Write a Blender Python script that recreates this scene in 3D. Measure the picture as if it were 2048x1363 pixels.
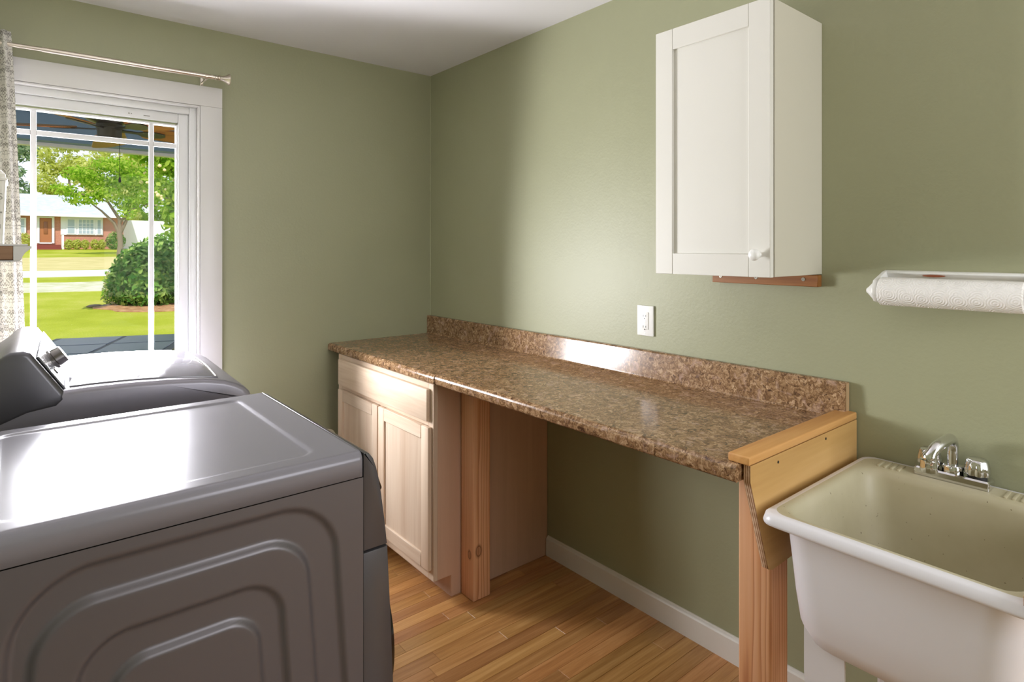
import bpy, bmesh, math, random
from mathutils import Vector, Matrix
random.seed(7)
S = bpy.context.scene
C = S.collection
for o in list(bpy.data.objects): bpy.data.objects.remove(o)
PI = math.pi

# ------------------------------------------------------------------ camera, sky, sun, daylight, exposure
cam_d = bpy.data.cameras.new('camera')
cam = bpy.data.objects.new('camera', cam_d); C.objects.link(cam); S.camera = cam
cam_d.sensor_fit = 'HORIZONTAL'; cam_d.sensor_width = 36.0
cam_d.lens = 1200.0 / 2048 * 36.0
cam_d.shift_y = -(681.5 - 497.0) / 2048
cam_d.clip_start = 0.02; cam_d.clip_end = 500
cam.location = (0, 0, 1.413)
cam.rotation_euler = (PI / 2, 0, -math.radians(39.44))

W = bpy.data.worlds.new('sky'); S.world = W; W.use_nodes = True
wn = W.node_tree; bg = wn.nodes['Background']
tc = wn.nodes.new('ShaderNodeTexCoord'); sx = wn.nodes.new('ShaderNodeSeparateXYZ')
rp = wn.nodes.new('ShaderNodeValToRGB'); rp.color_ramp.elements[0].position = 0.0
rp.color_ramp.elements[0].color = (0.92, 0.96, 1.0, 1); rp.color_ramp.elements[1].position = 0.7
rp.color_ramp.elements[1].color = (0.55, 0.74, 1.0, 1)
wn.links.new(tc.outputs['Generated'], sx.inputs[0]); wn.links.new(sx.outputs['Z'], rp.inputs[0])
wn.links.new(rp.outputs[0], bg.inputs['Color']); bg.inputs['Strength'].default_value = 1.1

def lamp(name, kind, loc, rot, energy, color=(1, 1, 1), **kw):
    l = bpy.data.lights.new(name, kind); l.energy = energy; l.color = color
    for k, v in kw.items(): setattr(l, k, v)
    o = bpy.data.objects.new(name, l); C.objects.link(o); o.location = loc; o.rotation_euler = rot
    return o
sun = lamp('sun', 'SUN', (0, -10, 20), (math.radians(38), 0, math.radians(-25)), 3.6, (1.0, 0.95, 0.86), angle=0.01)
# daylight coming in through the porch window; the rear lamp is added fill
# (most of it is sun bounced off the lawn, because the porch roof hides the high sky)
lamp('window_lawn_light', 'AREA', (0.255, 3.15, 1.115), (-PI / 2, 0, 0), 82, (0.955, 0.95, 1.0), shape='RECTANGLE', size=0.60, size_y=0.62)
lamp('window_sky_light', 'AREA', (0.255, 3.15, 1.70), (-PI / 2, 0, 0), 14, (0.955, 0.95, 1.0), shape='RECTANGLE', size=0.60, size_y=0.54)
lamp('rear_fill_lamp', 'AREA', (1.25, -1.36, 1.55), (PI / 2, 0, 0), 25, (0.98, 0.98, 1.0), shape='RECTANGLE', size=1.1, size_y=1.3)  # fill added behind the camera to brighten faces turned that way

S.view_settings.view_transform = 'Standard'; S.view_settings.look = 'None'
S.view_settings.gamma = 1.0; S.view_settings.use_curve_mapping = False
S.view_settings.exposure = 0.12

# ------------------------------------------------------------------ helpers
def srgb(r, g, b):
    f = lambda c: c / 12.92 if c <= 0.04045 else ((c + 0.055) / 1.055) ** 2.4
    return (f(r / 255), f(g / 255), f(b / 255), 1)

class NT:
    """small node-tree builder"""
    def __init__(s, name):
        s.m = bpy.data.materials.new(name); s.m.use_nodes = True
        s.t = s.m.node_tree; s.b = s.t.nodes['Principled BSDF']; s.out = s.t.nodes['Material Output']
    def n(s, typ, **kw):
        nd = s.t.nodes.new(typ)
        for k, v in kw.items():
            if k.startswith('i_'):
                key = k[2:]; key = int(key) if key.isdigit() else key.replace('_', ' ')
                s.set(nd.inputs[key], v)
            else: setattr(nd, k, v)
        return nd
    def set(s, sock, v):
        if isinstance(v, bpy.types.NodeSocket): s.t.links.new(v, sock)
        else: sock.default_value = v
    def P(s, **kw):
        for k, v in kw.items(): s.set(s.b.inputs[k.replace('_', ' ')], v)
        return s
    def coords(s, scale=(1, 1, 1), rand=False):
        t = s.n('ShaderNodeTexCoord'); v = t.outputs['Object']
        if rand:
            oi = s.n('ShaderNodeObjectInfo')
            a = s.n('ShaderNodeVectorMath', operation='SCALE'); s.set(a.inputs[0], (37.1, 53.7, 71.3)); s.set(a.inputs['Scale'], oi.outputs['Random'])
            b = s.n('ShaderNodeVectorMath', operation='ADD'); s.set(b.inputs[0], v); s.set(b.inputs[1], a.outputs[0]); v = b.outputs[0]
        m = s.n('ShaderNodeMapping'); s.set(m.inputs[0], v); s.set(m.inputs['Scale'], scale)
        return m.outputs[0]
    def ramp(s, fac, stops, interp='LINEAR'):
        r = s.n('ShaderNodeValToRGB'); cr = r.color_ramp; cr.interpolation = interp
        while len(cr.elements) < len(stops): cr.elements.new(0.5)
        for e, (p, c) in zip(cr.elements, stops): e.position = p; e.color = c if len(c) == 4 else (*c, 1)
        s.set(r.inputs[0], fac); return r.outputs[0]
    def noise(s, vec, scale, detail=3, rough=0.5, dist=0.0):
        nd = s.n('ShaderNodeTexNoise'); s.set(nd.inputs['Vector'], vec)
        for k, v in (('Scale', scale), ('Detail', detail), ('Roughness', rough), ('Distortion', dist)): s.set(nd.inputs[k], v)
        return nd.outputs[0]
    def mix(s, fac, a, b, blend='MIX'):
        nd = s.n('ShaderNodeMix', data_type='RGBA', blend_type=blend)
        s.set(nd.inputs[0], fac); s.set(nd.inputs[6], a); s.set(nd.inputs[7], b); return nd.outputs[2]
    def math(s, op, a, b=None):
        nd = s.n('ShaderNodeMath', operation=op); s.set(nd.inputs[0], a)
        if b is not None: s.set(nd.inputs[1], b)
        return nd.outputs[0]
    def bump(s, h, strength=0.2, dist=0.01):
        nd = s.n('ShaderNodeBump'); s.set(nd.inputs['Height'], h); s.set(nd.inputs['Strength'], strength); s.set(nd.inputs['Distance'], dist)
        s.set(s.b.inputs['Normal'], nd.outputs[0]); return s

def plain(name, col, rough=0.5, metal=0.0, spec=0.5, bump=None, coat=0.0):
    t = NT(name); t.P(Base_Color=col, Roughness=rough, Metallic=metal, Specular_IOR_Level=spec, Coat_Weight=coat)
    if bump: t.bump(t.noise(t.coords(), bump[0], 4), bump[1], bump[2] if len(bump) > 2 else 0.003)
    return t.m

def wood(name, c1, c2, c3, axis='Z', rough=0.5, fine=1.0, rings=0.0, rand=True, spec=0.4):
    """grain runs along the given object axis"""
    t = NT(name); sc = {'X': (1.2, 22, 22), 'Y': (22, 1.2, 22), 'Z': (22, 22, 1.2)}[axis]
    v = t.coords(tuple(x * fine for x in sc), rand)
    n1 = t.noise(v, 1.0, 5, 0.55, 0.6); n2 = t.noise(v, 6.0, 3, 0.6)
    f = t.math('ADD', t.math('MULTIPLY', n1, 0.75), t.math('MULTIPLY', n2, 0.25))
    if rings:
        w = t.n('ShaderNodeTexWave', wave_type='BANDS', bands_direction='X' if axis != 'X' else 'Y')
        v2 = t.coords(tuple(x * 0.5 for x in sc), rand); t.set(w.inputs['Vector'], v2)
        for k, x in (('Scale', 2.2), ('Distortion', 3.5), ('Detail', 2.0), ('Detail Scale', 0.8)): t.set(w.inputs[k], x)
        f = t.math('ADD', t.math('MULTIPLY', f, 1 - rings), t.math('MULTIPLY', w.outputs[1], rings))
    col = t.ramp(f, [(0.32, c3), (0.5, c2), (0.68, c1)])
    if rand:
        oi = t.n('ShaderNodeObjectInfo'); hs = t.n('ShaderNodeHueSaturation'); t.set(hs.inputs['Color'], col)
        t.set(hs.inputs['Value'], t.math('ADD', t.math('MULTIPLY', oi.outputs['Random'], 0.16), 0.92)); col = hs.outputs[0]
    t.P(Base_Color=col, Roughness=rough, Specular_IOR_Level=spec); t.bump(f, 0.08, 0.002)
    return t.m

def box(bm, x0, x1, y0, y1, z0, z1, bev=0.0, seg=2):
    m = Matrix.Translation(((x0 + x1) / 2, (y0 + y1) / 2, (z0 + z1) / 2)) @ Matrix.Diagonal((abs(x1 - x0), abs(y1 - y0), abs(z1 - z0), 1))
    r = bmesh.ops.create_cube(bm, size=1.0, matrix=m)
    if bev > 0:
        es = list({e for v in r['verts'] for e in v.link_edges})
        bmesh.ops.bevel(bm, geom=es, offset=bev, segments=seg, affect='EDGES', profile=0.5)
    return bm

def prism(bm, pts, axis, a, b, bev=0.0, seg=3, ends_only=False):
    """pts: 2-D outline; axis 'X': pts=(y,z); 'Y': pts=(x,z); 'Z': pts=(x,y)"""
    def P(p, t): return {'X': (t, p[0], p[1]), 'Y': (p[0], t, p[1]), 'Z': (p[0], p[1], t)}[axis]
    va = [bm.verts.new(P(p, a)) for p in pts]; vb = [bm.verts.new(P(p, b)) for p in pts]
    n = len(pts); fs = [bm.faces.new(va), bm.faces.new(vb[::-1])]
    for i in range(n): fs.append(bm.faces.new((va[(i + 1) % n], va[i], vb[i], vb[(i + 1) % n])))
    bmesh.ops.recalc_face_normals(bm, faces=fs)
    if bev > 0:
        es = set(fs[0].edges) | set(fs[1].edges)
        if not ends_only: es |= {e for f in fs for e in f.edges}
        bmesh.ops.bevel(bm, geom=list(es), offset=bev, segments=seg, affect='EDGES', profile=0.5)
    return bm

def lathe(bm, prof, origin=(0, 0, 0), axis='Z', n=32):
    """prof: (radius, height) pairs, turned about the axis"""
    M = {'Z': Matrix.Identity(3), 'X': Matrix(((0, 0, 1), (0, 1, 0), (-1, 0, 0))), 'Y': Matrix(((1, 0, 0), (0, 0, 1), (0, -1, 0)))}[axis]
    rings = []
    for r, h in prof:
        if r < 1e-6: rings.append([bm.verts.new(Vector(origin) + M @ Vector((0, 0, h)))])
        else: rings.append([bm.verts.new(Vector(origin) + M @ Vector((r * math.cos(2 * PI * k / n), r * math.sin(2 * PI * k / n), h))) for k in range(n)])
    fs = []
    for A, B in zip(rings, rings[1:]):
        for k in range(n):
            q = []
            for v in ((A[k % len(A)]), A[(k + 1) % len(A)], B[(k + 1) % len(B)], B[k % len(B)]):
                if v not in q: q.append(v)
            if len(q) > 2: fs.append(bm.faces.new(q))
    bmesh.ops.recalc_face_normals(bm, faces=fs)
    return bm

def tube(bm, pts, rad, n=12, cap=True):
    pts = [Vector(p) for p in pts]; rs = rad if isinstance(rad, (list, tuple)) else [rad] * len(pts)
    rings = []; prev = None
    for i, p in enumerate(pts):
        d = (pts[min(i + 1, len(pts) - 1)] - pts[max(i - 1, 0)]).normalized()
        if prev is None: prev = d.orthogonal().normalized()
        u = (prev - d * prev.dot(d)).normalized(); prev = u; w = d.cross(u)
        rings.append([bm.verts.new(p + (u * math.cos(2 * PI * k / n) + w * math.sin(2 * PI * k / n)) * rs[i]) for k in range(n)])
    fs = []
    for A, B in zip(rings, rings[1:]):
        for k in range(n): fs.append(bm.faces.new((A[k], A[(k + 1) % n], B[(k + 1) % n], B[k])))
    if cap: fs.append(bm.faces.new(rings[0][::-1])); fs.append(bm.faces.new(rings[-1]))
    bmesh.ops.recalc_face_normals(bm, faces=fs)
    return bm

def rrect(x0, x1, y0, y1, r, z, k=6):
    out = []
    for cx, cy, a0 in ((x1 - r, y1 - r, 0), (x0 + r, y1 - r, PI / 2), (x0 + r, y0 + r, PI), (x1 - r, y0 + r, 1.5 * PI)):
        for i in range(k + 1):
            a = a0 + i * PI / 2 / k; out.append((cx + r * math.cos(a), cy + r * math.sin(a), z))
    return out

def loft(bm, rings, cap0=True, cap1=True, closed=True):
    R = [[bm.verts.new(p) for p in r] for r in rings]; fs = []; n = len(R[0])
    for A, B in zip(R, R[1:]):
        for k in range(n if closed else n - 1): fs.append(bm.faces.new((A[k], A[(k + 1) % n], B[(k + 1) % n], B[k])))
    if cap0: fs.append(bm.faces.new(R[0]))
    if cap1: fs.append(bm.faces.new(R[-1]))
    bmesh.ops.recalc_face_normals(bm, faces=fs)
    return bm

def BM(): return bmesh.new()

def root_of(o):
    while o.parent: o = o.parent
    return o

def mesh_obj(name, me, mat, parent=None, base=(0, 0, 0)):
    if mat is not None and not me.materials: me.materials.append(mat)
    o = bpy.data.objects.new(name, me); C.objects.link(o)
    if parent is not None: o.parent = parent
    else: o.location = base
    return o

def obj(name, bm, mat, parent=None, base=(0, 0, 0), smooth=40):
    """geometry is given in room coordinates; stored relative to the root thing's base"""
    off = Vector(root_of(parent)['_b']) if parent is not None else Vector(base)
    bmesh.ops.translate(bm, verts=bm.verts, vec=-off)
    me = bpy.data.meshes.new(name); bm.to_mesh(me); bm.free()
    if smooth:
        me.polygons.foreach_set('use_smooth', [True] * len(me.polygons))
        try: me.set_sharp_from_angle(angle=math.radians(smooth))
        except Exception: pass
    o = mesh_obj(name, me, mat, parent, base); o['_b'] = tuple(off)
    return o

def tag(o, label=None, cat=None, group=None, kind=None):
    if label: o['label'] = label
    if cat: o['category'] = cat
    if group: o['group'] = group
    if kind: o['kind'] = kind
    return o

def thing(name, label, cat, loc, rotz=0.0, group=None, kind=None):
    o = bpy.data.objects.new(name, None); C.objects.link(o); o.empty_display_size = 0.05
    o.location = loc; o.rotation_euler = (0, 0, rotz); o['_b'] = tuple(loc)
    return tag(o, label, cat, group, kind)

def struct(name, bm, mat, label, parent=None, smooth=0):
    o = obj(name, bm, mat, parent, smooth=smooth); return tag(o, label=label, kind='structure') if parent is None else o

def part_copy(o, parent, loc):
    c = o.copy(); C.objects.link(c); c.parent = parent; c.location = loc; return c

# ------------------------------------------------------------------ materials
def wall_mat():
    t = NT('sage_wall_paint'); v = t.coords()
    n = t.noise(v, 1.3, 3); col = t.ramp(n, [(0.3, srgb(156, 157, 126)), (0.7, srgb(162, 163, 132))])
    t.P(Base_Color=col, Roughness=0.44, Specular_IOR_Level=0.42)
    h = t.math('ADD', t.noise(v, 95, 4, 0.6), t.math('MULTIPLY', t.noise(v, 14, 3), 0.6)); t.bump(h, 0.16, 0.004)
    return t.m
M_wall = wall_mat()
M_ceil = plain('ceiling_paint', srgb(230, 228, 230), 0.8, bump=(60, 0.05))
M_trim = plain('white_trim_paint', srgb(220, 218, 216), 0.35)
M_vinyl = plain('white_vinyl', srgb(228, 228, 228), 0.3)
M_base = plain('baseboard_paint', srgb(228, 224, 216), 0.4, bump=(8, 0.05))
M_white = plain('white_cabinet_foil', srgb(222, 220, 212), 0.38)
M_whiteshade = plain('white_cabinet_shaded', srgb(200, 196, 180), 0.4)  # cabinet white with the shade of the side faces put into the colour
M_black = plain('black_void', srgb(12, 12, 12), 0.8)
M_darkslot = plain('dark_slot', srgb(40, 38, 34), 0.7)
M_screw = plain('screw_steel', srgb(170, 165, 155), 0.35, 0.9)
M_chrome = plain('chrome', srgb(225, 225, 228), 0.07, 1.0)
M_nickel = plain('brushed_nickel', srgb(215, 205, 190), 0.28, 0.9)
M_plastic = plain('outlet_plastic', srgb(240, 240, 237), 0.3)
M_sinkpl = plain('tub_plastic', srgb(226, 224, 228), 0.32, bump=(140, 0.05, 0.002))
def basin_mat():
    t = NT('tub_inside'); v = t.coords()
    col = t.ramp(t.noise(v, 5, 4, 0.6), [(0.35, srgb(188, 180, 150)), (0.7, srgb(200, 192, 165))])
    spk = t.ramp(t.noise(v, 95, 2, 0.5), [(0.0, (1, 1, 1)), (0.25, (0.35, 0.3, 0.25)), (0.27, (1, 1, 1))])
    t.P(Base_Color=t.mix(1.0, col, spk, 'MULTIPLY'), Roughness=0.45); return t.m
M_basin = basin_mat()

def laminate():
    t = NT('granite_laminate'); v = t.coords()
    w = t.noise(v, 9, 2); vv = t.n('ShaderNodeVectorMath', operation='ADD'); t.set(vv.inputs[0], v)
    sc = t.n('ShaderNodeTexNoise'); t.set(sc.inputs['Vector'], v); t.set(sc.inputs['Scale'], 45.0); t.set(sc.inputs['Detail'], 2.0)
    mv = t.n('ShaderNodeVectorMath', operation='SCALE'); t.set(mv.inputs[0], sc.outputs['Color']); t.set(mv.inputs['Scale'], 0.045)
    t.set(vv.inputs[1], mv.outputs[0]); v2 = vv.outputs[0]
    a = t.noise(v2, 46, 4, 0.62, 1.6); b = t.noise(v2, 88, 3, 0.6, 1.0); c = t.noise(v, 26, 3, 0.6, 1.0)
    base = t.ramp(a, [(0.30, srgb(78, 54, 34)), (0.44, srgb(122, 91, 62)), (0.56, srgb(160, 127, 93)), (0.70, srgb(200, 170, 136))])
    dark = t.ramp(b, [(0.33, (1, 1, 1)), (0.41, (0, 0, 0))])
    base = t.mix(dark, base, srgb(72, 48, 36))
    pk = t.ramp(c, [(0.56, (0, 0, 0)), (0.72, (0.6, 0.6, 0.6))]); base = t.mix(pk, base, srgb(196, 164, 146))
    t.P(Base_Color=base, Roughness=0.16, Specular_IOR_Level=0.5); t.bump(b, 0.03, 0.001)
    return t.m
M_lam = laminate()
M_particle = plain('particle_board', srgb(176, 146, 108), 0.8, bump=(180, 0.3))
M_oak = wood('raw_oak', srgb(222, 202, 180), srgb(214, 191, 167), srgb(200, 172, 146), 'Z', 0.55, 0.55)
M_oakY = wood('raw_oak_lengthwise', srgb(222, 202, 180), srgb(214, 191, 167), srgb(200, 172, 146), 'Y', 0.55)
M_side = wood('cabinet_side_veneer', srgb(206, 172, 148), srgb(200, 166, 142), srgb(192, 158, 134), 'Z', 0.5, 0.6)
def fir(name, knot=None, px=-.06, py=.09):
    t = NT(name); v = t.coords((1, 1, .05)); m = t.m
    nz_ = t.n('ShaderNodeTexNoise'); t.set(nz_.inputs['Vector'], v); t.set(nz_.inputs['Scale'], 16.0); t.set(nz_.inputs['Detail'], 3.0)
    sb = t.n('ShaderNodeVectorMath', operation='SUBTRACT'); t.set(sb.inputs[0], v); t.set(sb.inputs[1], (px, py, 0))
    ml = t.n('ShaderNodeVectorMath', operation='MULTIPLY'); t.set(ml.inputs[0], sb.outputs[0]); t.set(ml.inputs[1], (1, 1, 0))
    ln = t.n('ShaderNodeVectorMath', operation='LENGTH'); t.set(ln.inputs[0], ml.outputs[0])
    d = t.math('ADD', ln.outputs['Value'], t.math('MULTIPLY', nz_.outputs[0], .03))
    w = t.math('FRACT', t.math('MULTIPLY', d, 135.0)); fine = t.noise(t.coords((160, 160, 4)), 1.0, 3)
    f = t.math('ADD', t.math('MULTIPLY', t.math('POWER', w, 2.2), .7), t.math('MULTIPLY', fine, .3))
    t.P(Base_Color=t.ramp(f, [(0.1, srgb(232, 182, 142)), (0.5, srgb(220, 162, 118)), (0.9, srgb(184, 118, 78))]), Roughness=0.55, Specular_IOR_Level=0.35); t.bump(f, 0.06, 0.001)
    if knot:
        nt = m.node_tree; b = nt.nodes['Principled BSDF']; src = b.inputs['Base Color'].links[0].from_socket
        tcn = nt.nodes.new('ShaderNodeTexCoord'); col = src
        for (kx, ky, kz, r, ks) in knot:
            sv = nt.nodes.new('ShaderNodeVectorMath'); sv.operation = 'SUBTRACT'; nt.links.new(tcn.outputs['Object'], sv.inputs[0]); sv.inputs[1].default_value = (kx, ky, kz)
            mv = nt.nodes.new('ShaderNodeVectorMath'); mv.operation = 'MULTIPLY'; nt.links.new(sv.outputs[0], mv.inputs[0]); mv.inputs[1].default_value = ks
            ln = nt.nodes.new('ShaderNodeVectorMath'); ln.operation = 'LENGTH'; nt.links.new(mv.outputs[0], ln.inputs[0])
            rr = nt.nodes.new('ShaderNodeValToRGB'); e = rr.color_ramp.elements; e[0].position = 0; e[0].color = (.45, .45, .45, 1); e[1].position = 1; e[1].color = (0, 0, 0, 1)
            x = rr.color_ramp.elements.new(0.45); x.color = (.35, .35, .35, 1); x = rr.color_ramp.elements.new(0.6); x.color = (.85, .85, .85, 1); x = rr.color_ramp.elements.new(0.75); x.color = (.3, .3, .3, 1)
            dv = nt.nodes.new('ShaderNodeMath'); dv.operation = 'DIVIDE'; nt.links.new(ln.outputs['Value'], dv.inputs[0]); dv.inputs[1].default_value = r
            nt.links.new(dv.outputs[0], rr.inputs[0])
            mx = nt.nodes.new('ShaderNodeMix'); mx.data_type = 'RGBA'; nt.links.new(rr.outputs[0], mx.inputs[0]); nt.links.new(col, mx.inputs[6]); mx.inputs[7].default_value = srgb(96, 48, 22); col = mx.outputs[2]
        nt.links.new(col, b.inputs['Base Color'])
    return m
M_fir_knot = fir('fir_post_knotty', [(-0.0165, -0.0435, 0.198, 0.020, (1, .3, .6)), (-0.0435, -0.018, 0.182, 0.015, (.3, 1, .6))])
M_fir = fir('fir_post', None, .10, .05)
M_pine = wood('pine_cap', srgb(222, 172, 112), srgb(208, 154, 92), srgb(190, 132, 72), 'X', 0.38, 0.8)
M_ply = wood('plywood_face', srgb(214, 176, 118), srgb(203, 162, 102), srgb(186, 142, 84), 'X', 0.45, 0.35)
def ply_edge():
    t = NT('plywood_edge'); v = t.coords(); sp = t.n('ShaderNodeSeparateXYZ'); t.set(sp.inputs[0], v)
    s = t.math('SINE', t.math('MULTIPLY', sp.outputs['Y'], 1250.0)); n = t.noise(v, 60, 3)
    f = t.math('ADD', t.math('MULTIPLY', s, 0.22), t.math('MULTIPLY', n, 0.7))
    t.P(Base_Color=t.ramp(f, [(0.15, srgb(150, 106, 70)), (0.45, srgb(214, 182, 150)), (0.7, srgb(232, 208, 184))]), Roughness=0.7); return t.m
M_plyedge = ply_edge()
M_cleat = wood('stained_cleat', srgb(168, 114, 62), srgb(150, 98, 50), srgb(126, 78, 38), 'Y', 0.45)
def plank_mat():
    t = NT('oak_floor'); v = t.coords((1.6, 34, 30), True)
    n1 = t.noise(v, 1.0, 5, 0.6, 0.8); n2 = t.noise(v, 4.0, 3, 0.6)
    f = t.math('ADD', t.math('MULTIPLY', n1, 0.7), t.math('MULTIPLY', n2, 0.3))
    col = t.ramp(f, [(0.3, srgb(150, 100, 52)), (0.5, srgb(186, 136, 80)), (0.68, srgb(206, 158, 102))])
    oi = t.n('ShaderNodeObjectInfo'); hs = t.n('ShaderNodeHueSaturation'); t.set(hs.inputs['Color'], col)
    t.set(hs.inputs['Value'], t.math('ADD', t.math('MULTIPLY', oi.outputs['Random'], 0.36), 0.82))
    t.set(hs.inputs['Hue'], t.math('ADD', t.math('MULTIPLY', t.math('FRACT', t.math('MULTIPLY', oi.outputs['Random'], 7.3)), 0.016), 0.49))
    t.P(Base_Color=hs.outputs[0], Roughness=0.33, Specular_IOR_Level=0.45); t.bump(f, 0.05, 0.002); return t.m
M_floor = plank_mat()
M_subfloor = plain('dark_joint', srgb(58, 34, 16), 0.9)

def steel(name, col, rough, metal=0.85):
    t = NT(name); v = t.coords(); n = t.noise(v, 700, 2); sm = t.noise(v, 9, 4, 0.6)
    t.P(Base_Color=col, Metallic=metal, Roughness=t.math('ADD', t.math('MULTIPLY', sm, 0.05), rough - 0.025)); return t.m
M_steel = steel('platinum_steel', srgb(150, 146, 148), 0.34)
M_steelside = steel('platinum_painted_side', srgb(112, 108, 112), 0.38, 0.45)
M_steeltop = steel('platinum_top', srgb(142, 140, 149), 0.24, 0.1)
M_steeltop.node_tree.nodes['Principled BSDF'].inputs['Specular IOR Level'].default_value = 0.25
M_fascia = steel('platinum_fascia', srgb(100, 99, 104), 0.33, 0.6)
M_washer = steel('washer_silver', srgb(146, 143, 152), 0.34, 0.4)
M_gloss = plain('gloss_grey_panel', srgb(112, 114, 116), 0.08, 0.2, 0.8, coat=0.6)
M_lid = plain('washer_lid_glass', srgb(120, 118, 126), 0.1, 0.0, 0.5)
M_doorblk = plain('dryer_door_black', srgb(22, 21, 22), 0.12, 0.0, 0.6)
M_knob = plain('dark_chrome_knob', srgb(120, 116, 114), 0.22, 0.9)
M_hose = plain('grey_rubber', srgb(60, 60, 62), 0.7)

def glass_mat():
    t = NT('window_glass'); tr = t.n('ShaderNodeBsdfTransparent'); gl = t.n('ShaderNodeBsdfGlossy'); t.set(gl.inputs['Roughness'], 0.0)
    fr = t.n('ShaderNodeFresnel'); t.set(fr.inputs['IOR'], 1.12); mx = t.n('ShaderNodeMixShader')
    t.set(mx.inputs[0], fr.outputs[0]); t.set(mx.inputs[1], tr.outputs[0]); t.set(mx.inputs[2], gl.outputs[0])
    t.t.links.new(mx.outputs[0], t.out.inputs['Surface']); return t.m
M_glass = glass_mat()

# ------------------------------------------------------------------ room shell
WX, WY, CZ, LX, BY = 1.892, 3.063, 2.437, -0.25, -1.40
TH = 0.16
# window opening in the far wall: X -0.105..0.615, Z 0.75..2.035 ; casing around it
OX0, OX1, OZ0, OZ1 = -0.138, 0.648, 0.72, 2.072
bm = BM()
box(bm, LX - TH, OX0, WY, WY + TH, -0.1, CZ + .1); box(bm, OX1, WX + TH, WY, WY + TH, -0.1, CZ + .1)
box(bm, OX0, OX1, WY, WY + TH, -0.1, OZ0); box(bm, OX0, OX1, WY, WY + TH, OZ1, CZ + .1)
struct('wall_front', bm, M_wall, 'sage green wall with the white cased window')
bm = BM(); box(bm, WX, WX + TH, BY - TH, WY, -0.1, CZ + .1)
wall_right = struct('wall_right', bm, M_wall, 'sage green wall behind the counter and white wall cabinet')
bm = BM(); box(bm, LX - TH, LX, BY - TH, WY, -0.1, CZ + .1)
struct('wall_left', bm, M_wall, 'sage green wall behind washer and dryer')
bm = BM(); RX0, RX1, RZ0, RZ1 = 0.7, 1.78, 0.9, 2.2
box(bm, LX, RX0, BY - TH, BY, -0.1, CZ + .1); box(bm, RX1, WX, BY - TH, BY, -0.1, CZ + .1)
box(bm, RX0, RX1, BY - TH, BY, -0.1, RZ0); box(bm, RX0, RX1, BY - TH, BY, RZ1, CZ + .1)
struct('wall_back', bm, M_wall, 'sage green wall with an added window opening')
bm = BM(); box(bm, LX - TH, WX + TH, BY - TH, WY + TH, CZ, CZ + 0.2)
struct('ceiling', bm, M_ceil, 'smooth flat off-white ceiling')

bm = BM(); box(bm, LX, WX, BY, WY, -0.12, -0.019)
floor = struct('floor', bm, M_subfloor, 'honey oak strip floor of narrow planks')
# oak strips run along X; the ones that can be seen are single planks
PW = 0.0572
cache = {}
def plank_mesh(L, w):
    k = (round(L, 3), round(w, 4))
    if k not in cache:
        b = BM(); box(b, 0, L, 0, w - 0.0006, -0.018, 0.0, 0.0008, 1); me = bpy.data.meshes.new('plank'); b.to_mesh(me); b.free(); me.materials.append(M_floor); cache[k] = me
    return cache[k]
rest = BM(); y = BY; row = 0
while y < WY - 0.001:
    w = min(PW, WY - y); x = LX; first = True
    near = 0.25 < y < 2.35
    while x < WX - 0.001:
        L = random.choice([0.30, 0.42, 0.55, 0.70, 0.86, 1.05])
        if first: L = random.choice([0.25, 0.4, 0.6, 0.85]); first = False
        if x + L > WX - 0.12: L = WX - x
        if near and x + L > 0.52:
            p = mesh_obj('plank', plank_mesh(L - 0.0006, w), M_floor, floor); p.location = (x, y, 0)
        else: box(rest, x, x + L - 0.0008, y, y + w - 0.0008, -0.018, 0.0)
        x += L
    y += PW; row += 1
r_ = obj('hidden_planks', rest, M_floor, floor, smooth=0); r_['kind'] = 'stuff'

def baseboard(name, pts, label):
    bm = BM()
    for (ax, a, b, face, sgn) in pts:
        t = 0.014; prof = [(0, 0), (t, 0), (t, 0.078), (t - .004, 0.083), (0.005, 0.086), (0.004, 0.090), (0, 0.090)]
        prism(bm, [(face + sgn * p[0], p[1]) for p in prof], ax, a, b)
    return struct(name, bm, M_base, label)
baseboard('baseboard_right', [('Y', BY, 2.036, WX, -1)], 'white painted baseboard under the counter')
baseboard('baseboard_left', [('Y', BY, WY, LX, 1)], 'white painted baseboard behind washer and dryer')
baseboard('baseboard_front', [('X', LX, 1.27, WY, -1)], 'white painted baseboard below the window')
baseboard('baseboard_back', [('X', LX, WX, BY, 1)], 'white painted baseboard on the rear wall')
bm = BM(); tube(bm, [(WX - .001, WY - .001, 1.02), (WX - .001, WY - .001, CZ)], 0.0022, 6)
struct('trim_1', bm, plain('corner_caulk', srgb(172, 174, 140), 0.5), 'thin caulk bead down the room corner')

# ------------------------------------------------------------------ window_1
win = thing('window_1', 'white cased picture window with prairie grille looking onto the porch', None, (0.255, WY, OZ0), kind='structure')
GX0, GX1, GZ0, GZ1, GY = -0.057, 0.567, 0.80, 1.982, 3.133
def frame4(bm, x0, x1, z0, z1, w, y0, y1, bev=0.002):
    box(bm, x0, x0 + w, y0, y1, z0, z1, bev); box(bm, x1 - w, x1, y0, y1, z0, z1, bev)
    box(bm, x0 + w, x1 - w, y0, y1, z1 - w, z1, bev); box(bm, x0 + w, x1 - w, y0, y1, z0, z0 + w, bev)
bm = BM(); box(bm, OX1, OX1 + .093, WY - .016, WY, OZ0 - .09, 2.072, .0015); obj('side_casing', bm, M_trim, win)
bm = BM(); box(bm, OX0 - .093, OX0, WY - .016, WY, OZ0 - .09, 2.072, .0015); obj('side_casing', bm, M_trim, win)
bm = BM(); box(bm, OX0 - .093, OX1 + .093, WY - .0165, WY, 2.0725, 2.164, .0015); obj('head_casing', bm, M_trim, win)
bm = BM(); box(bm, OX0 - .11, OX1 + .11, WY - .045, WY + .03, OZ0 - .022, OZ0, .003); obj('window_sill', bm, M_trim, win)
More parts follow.
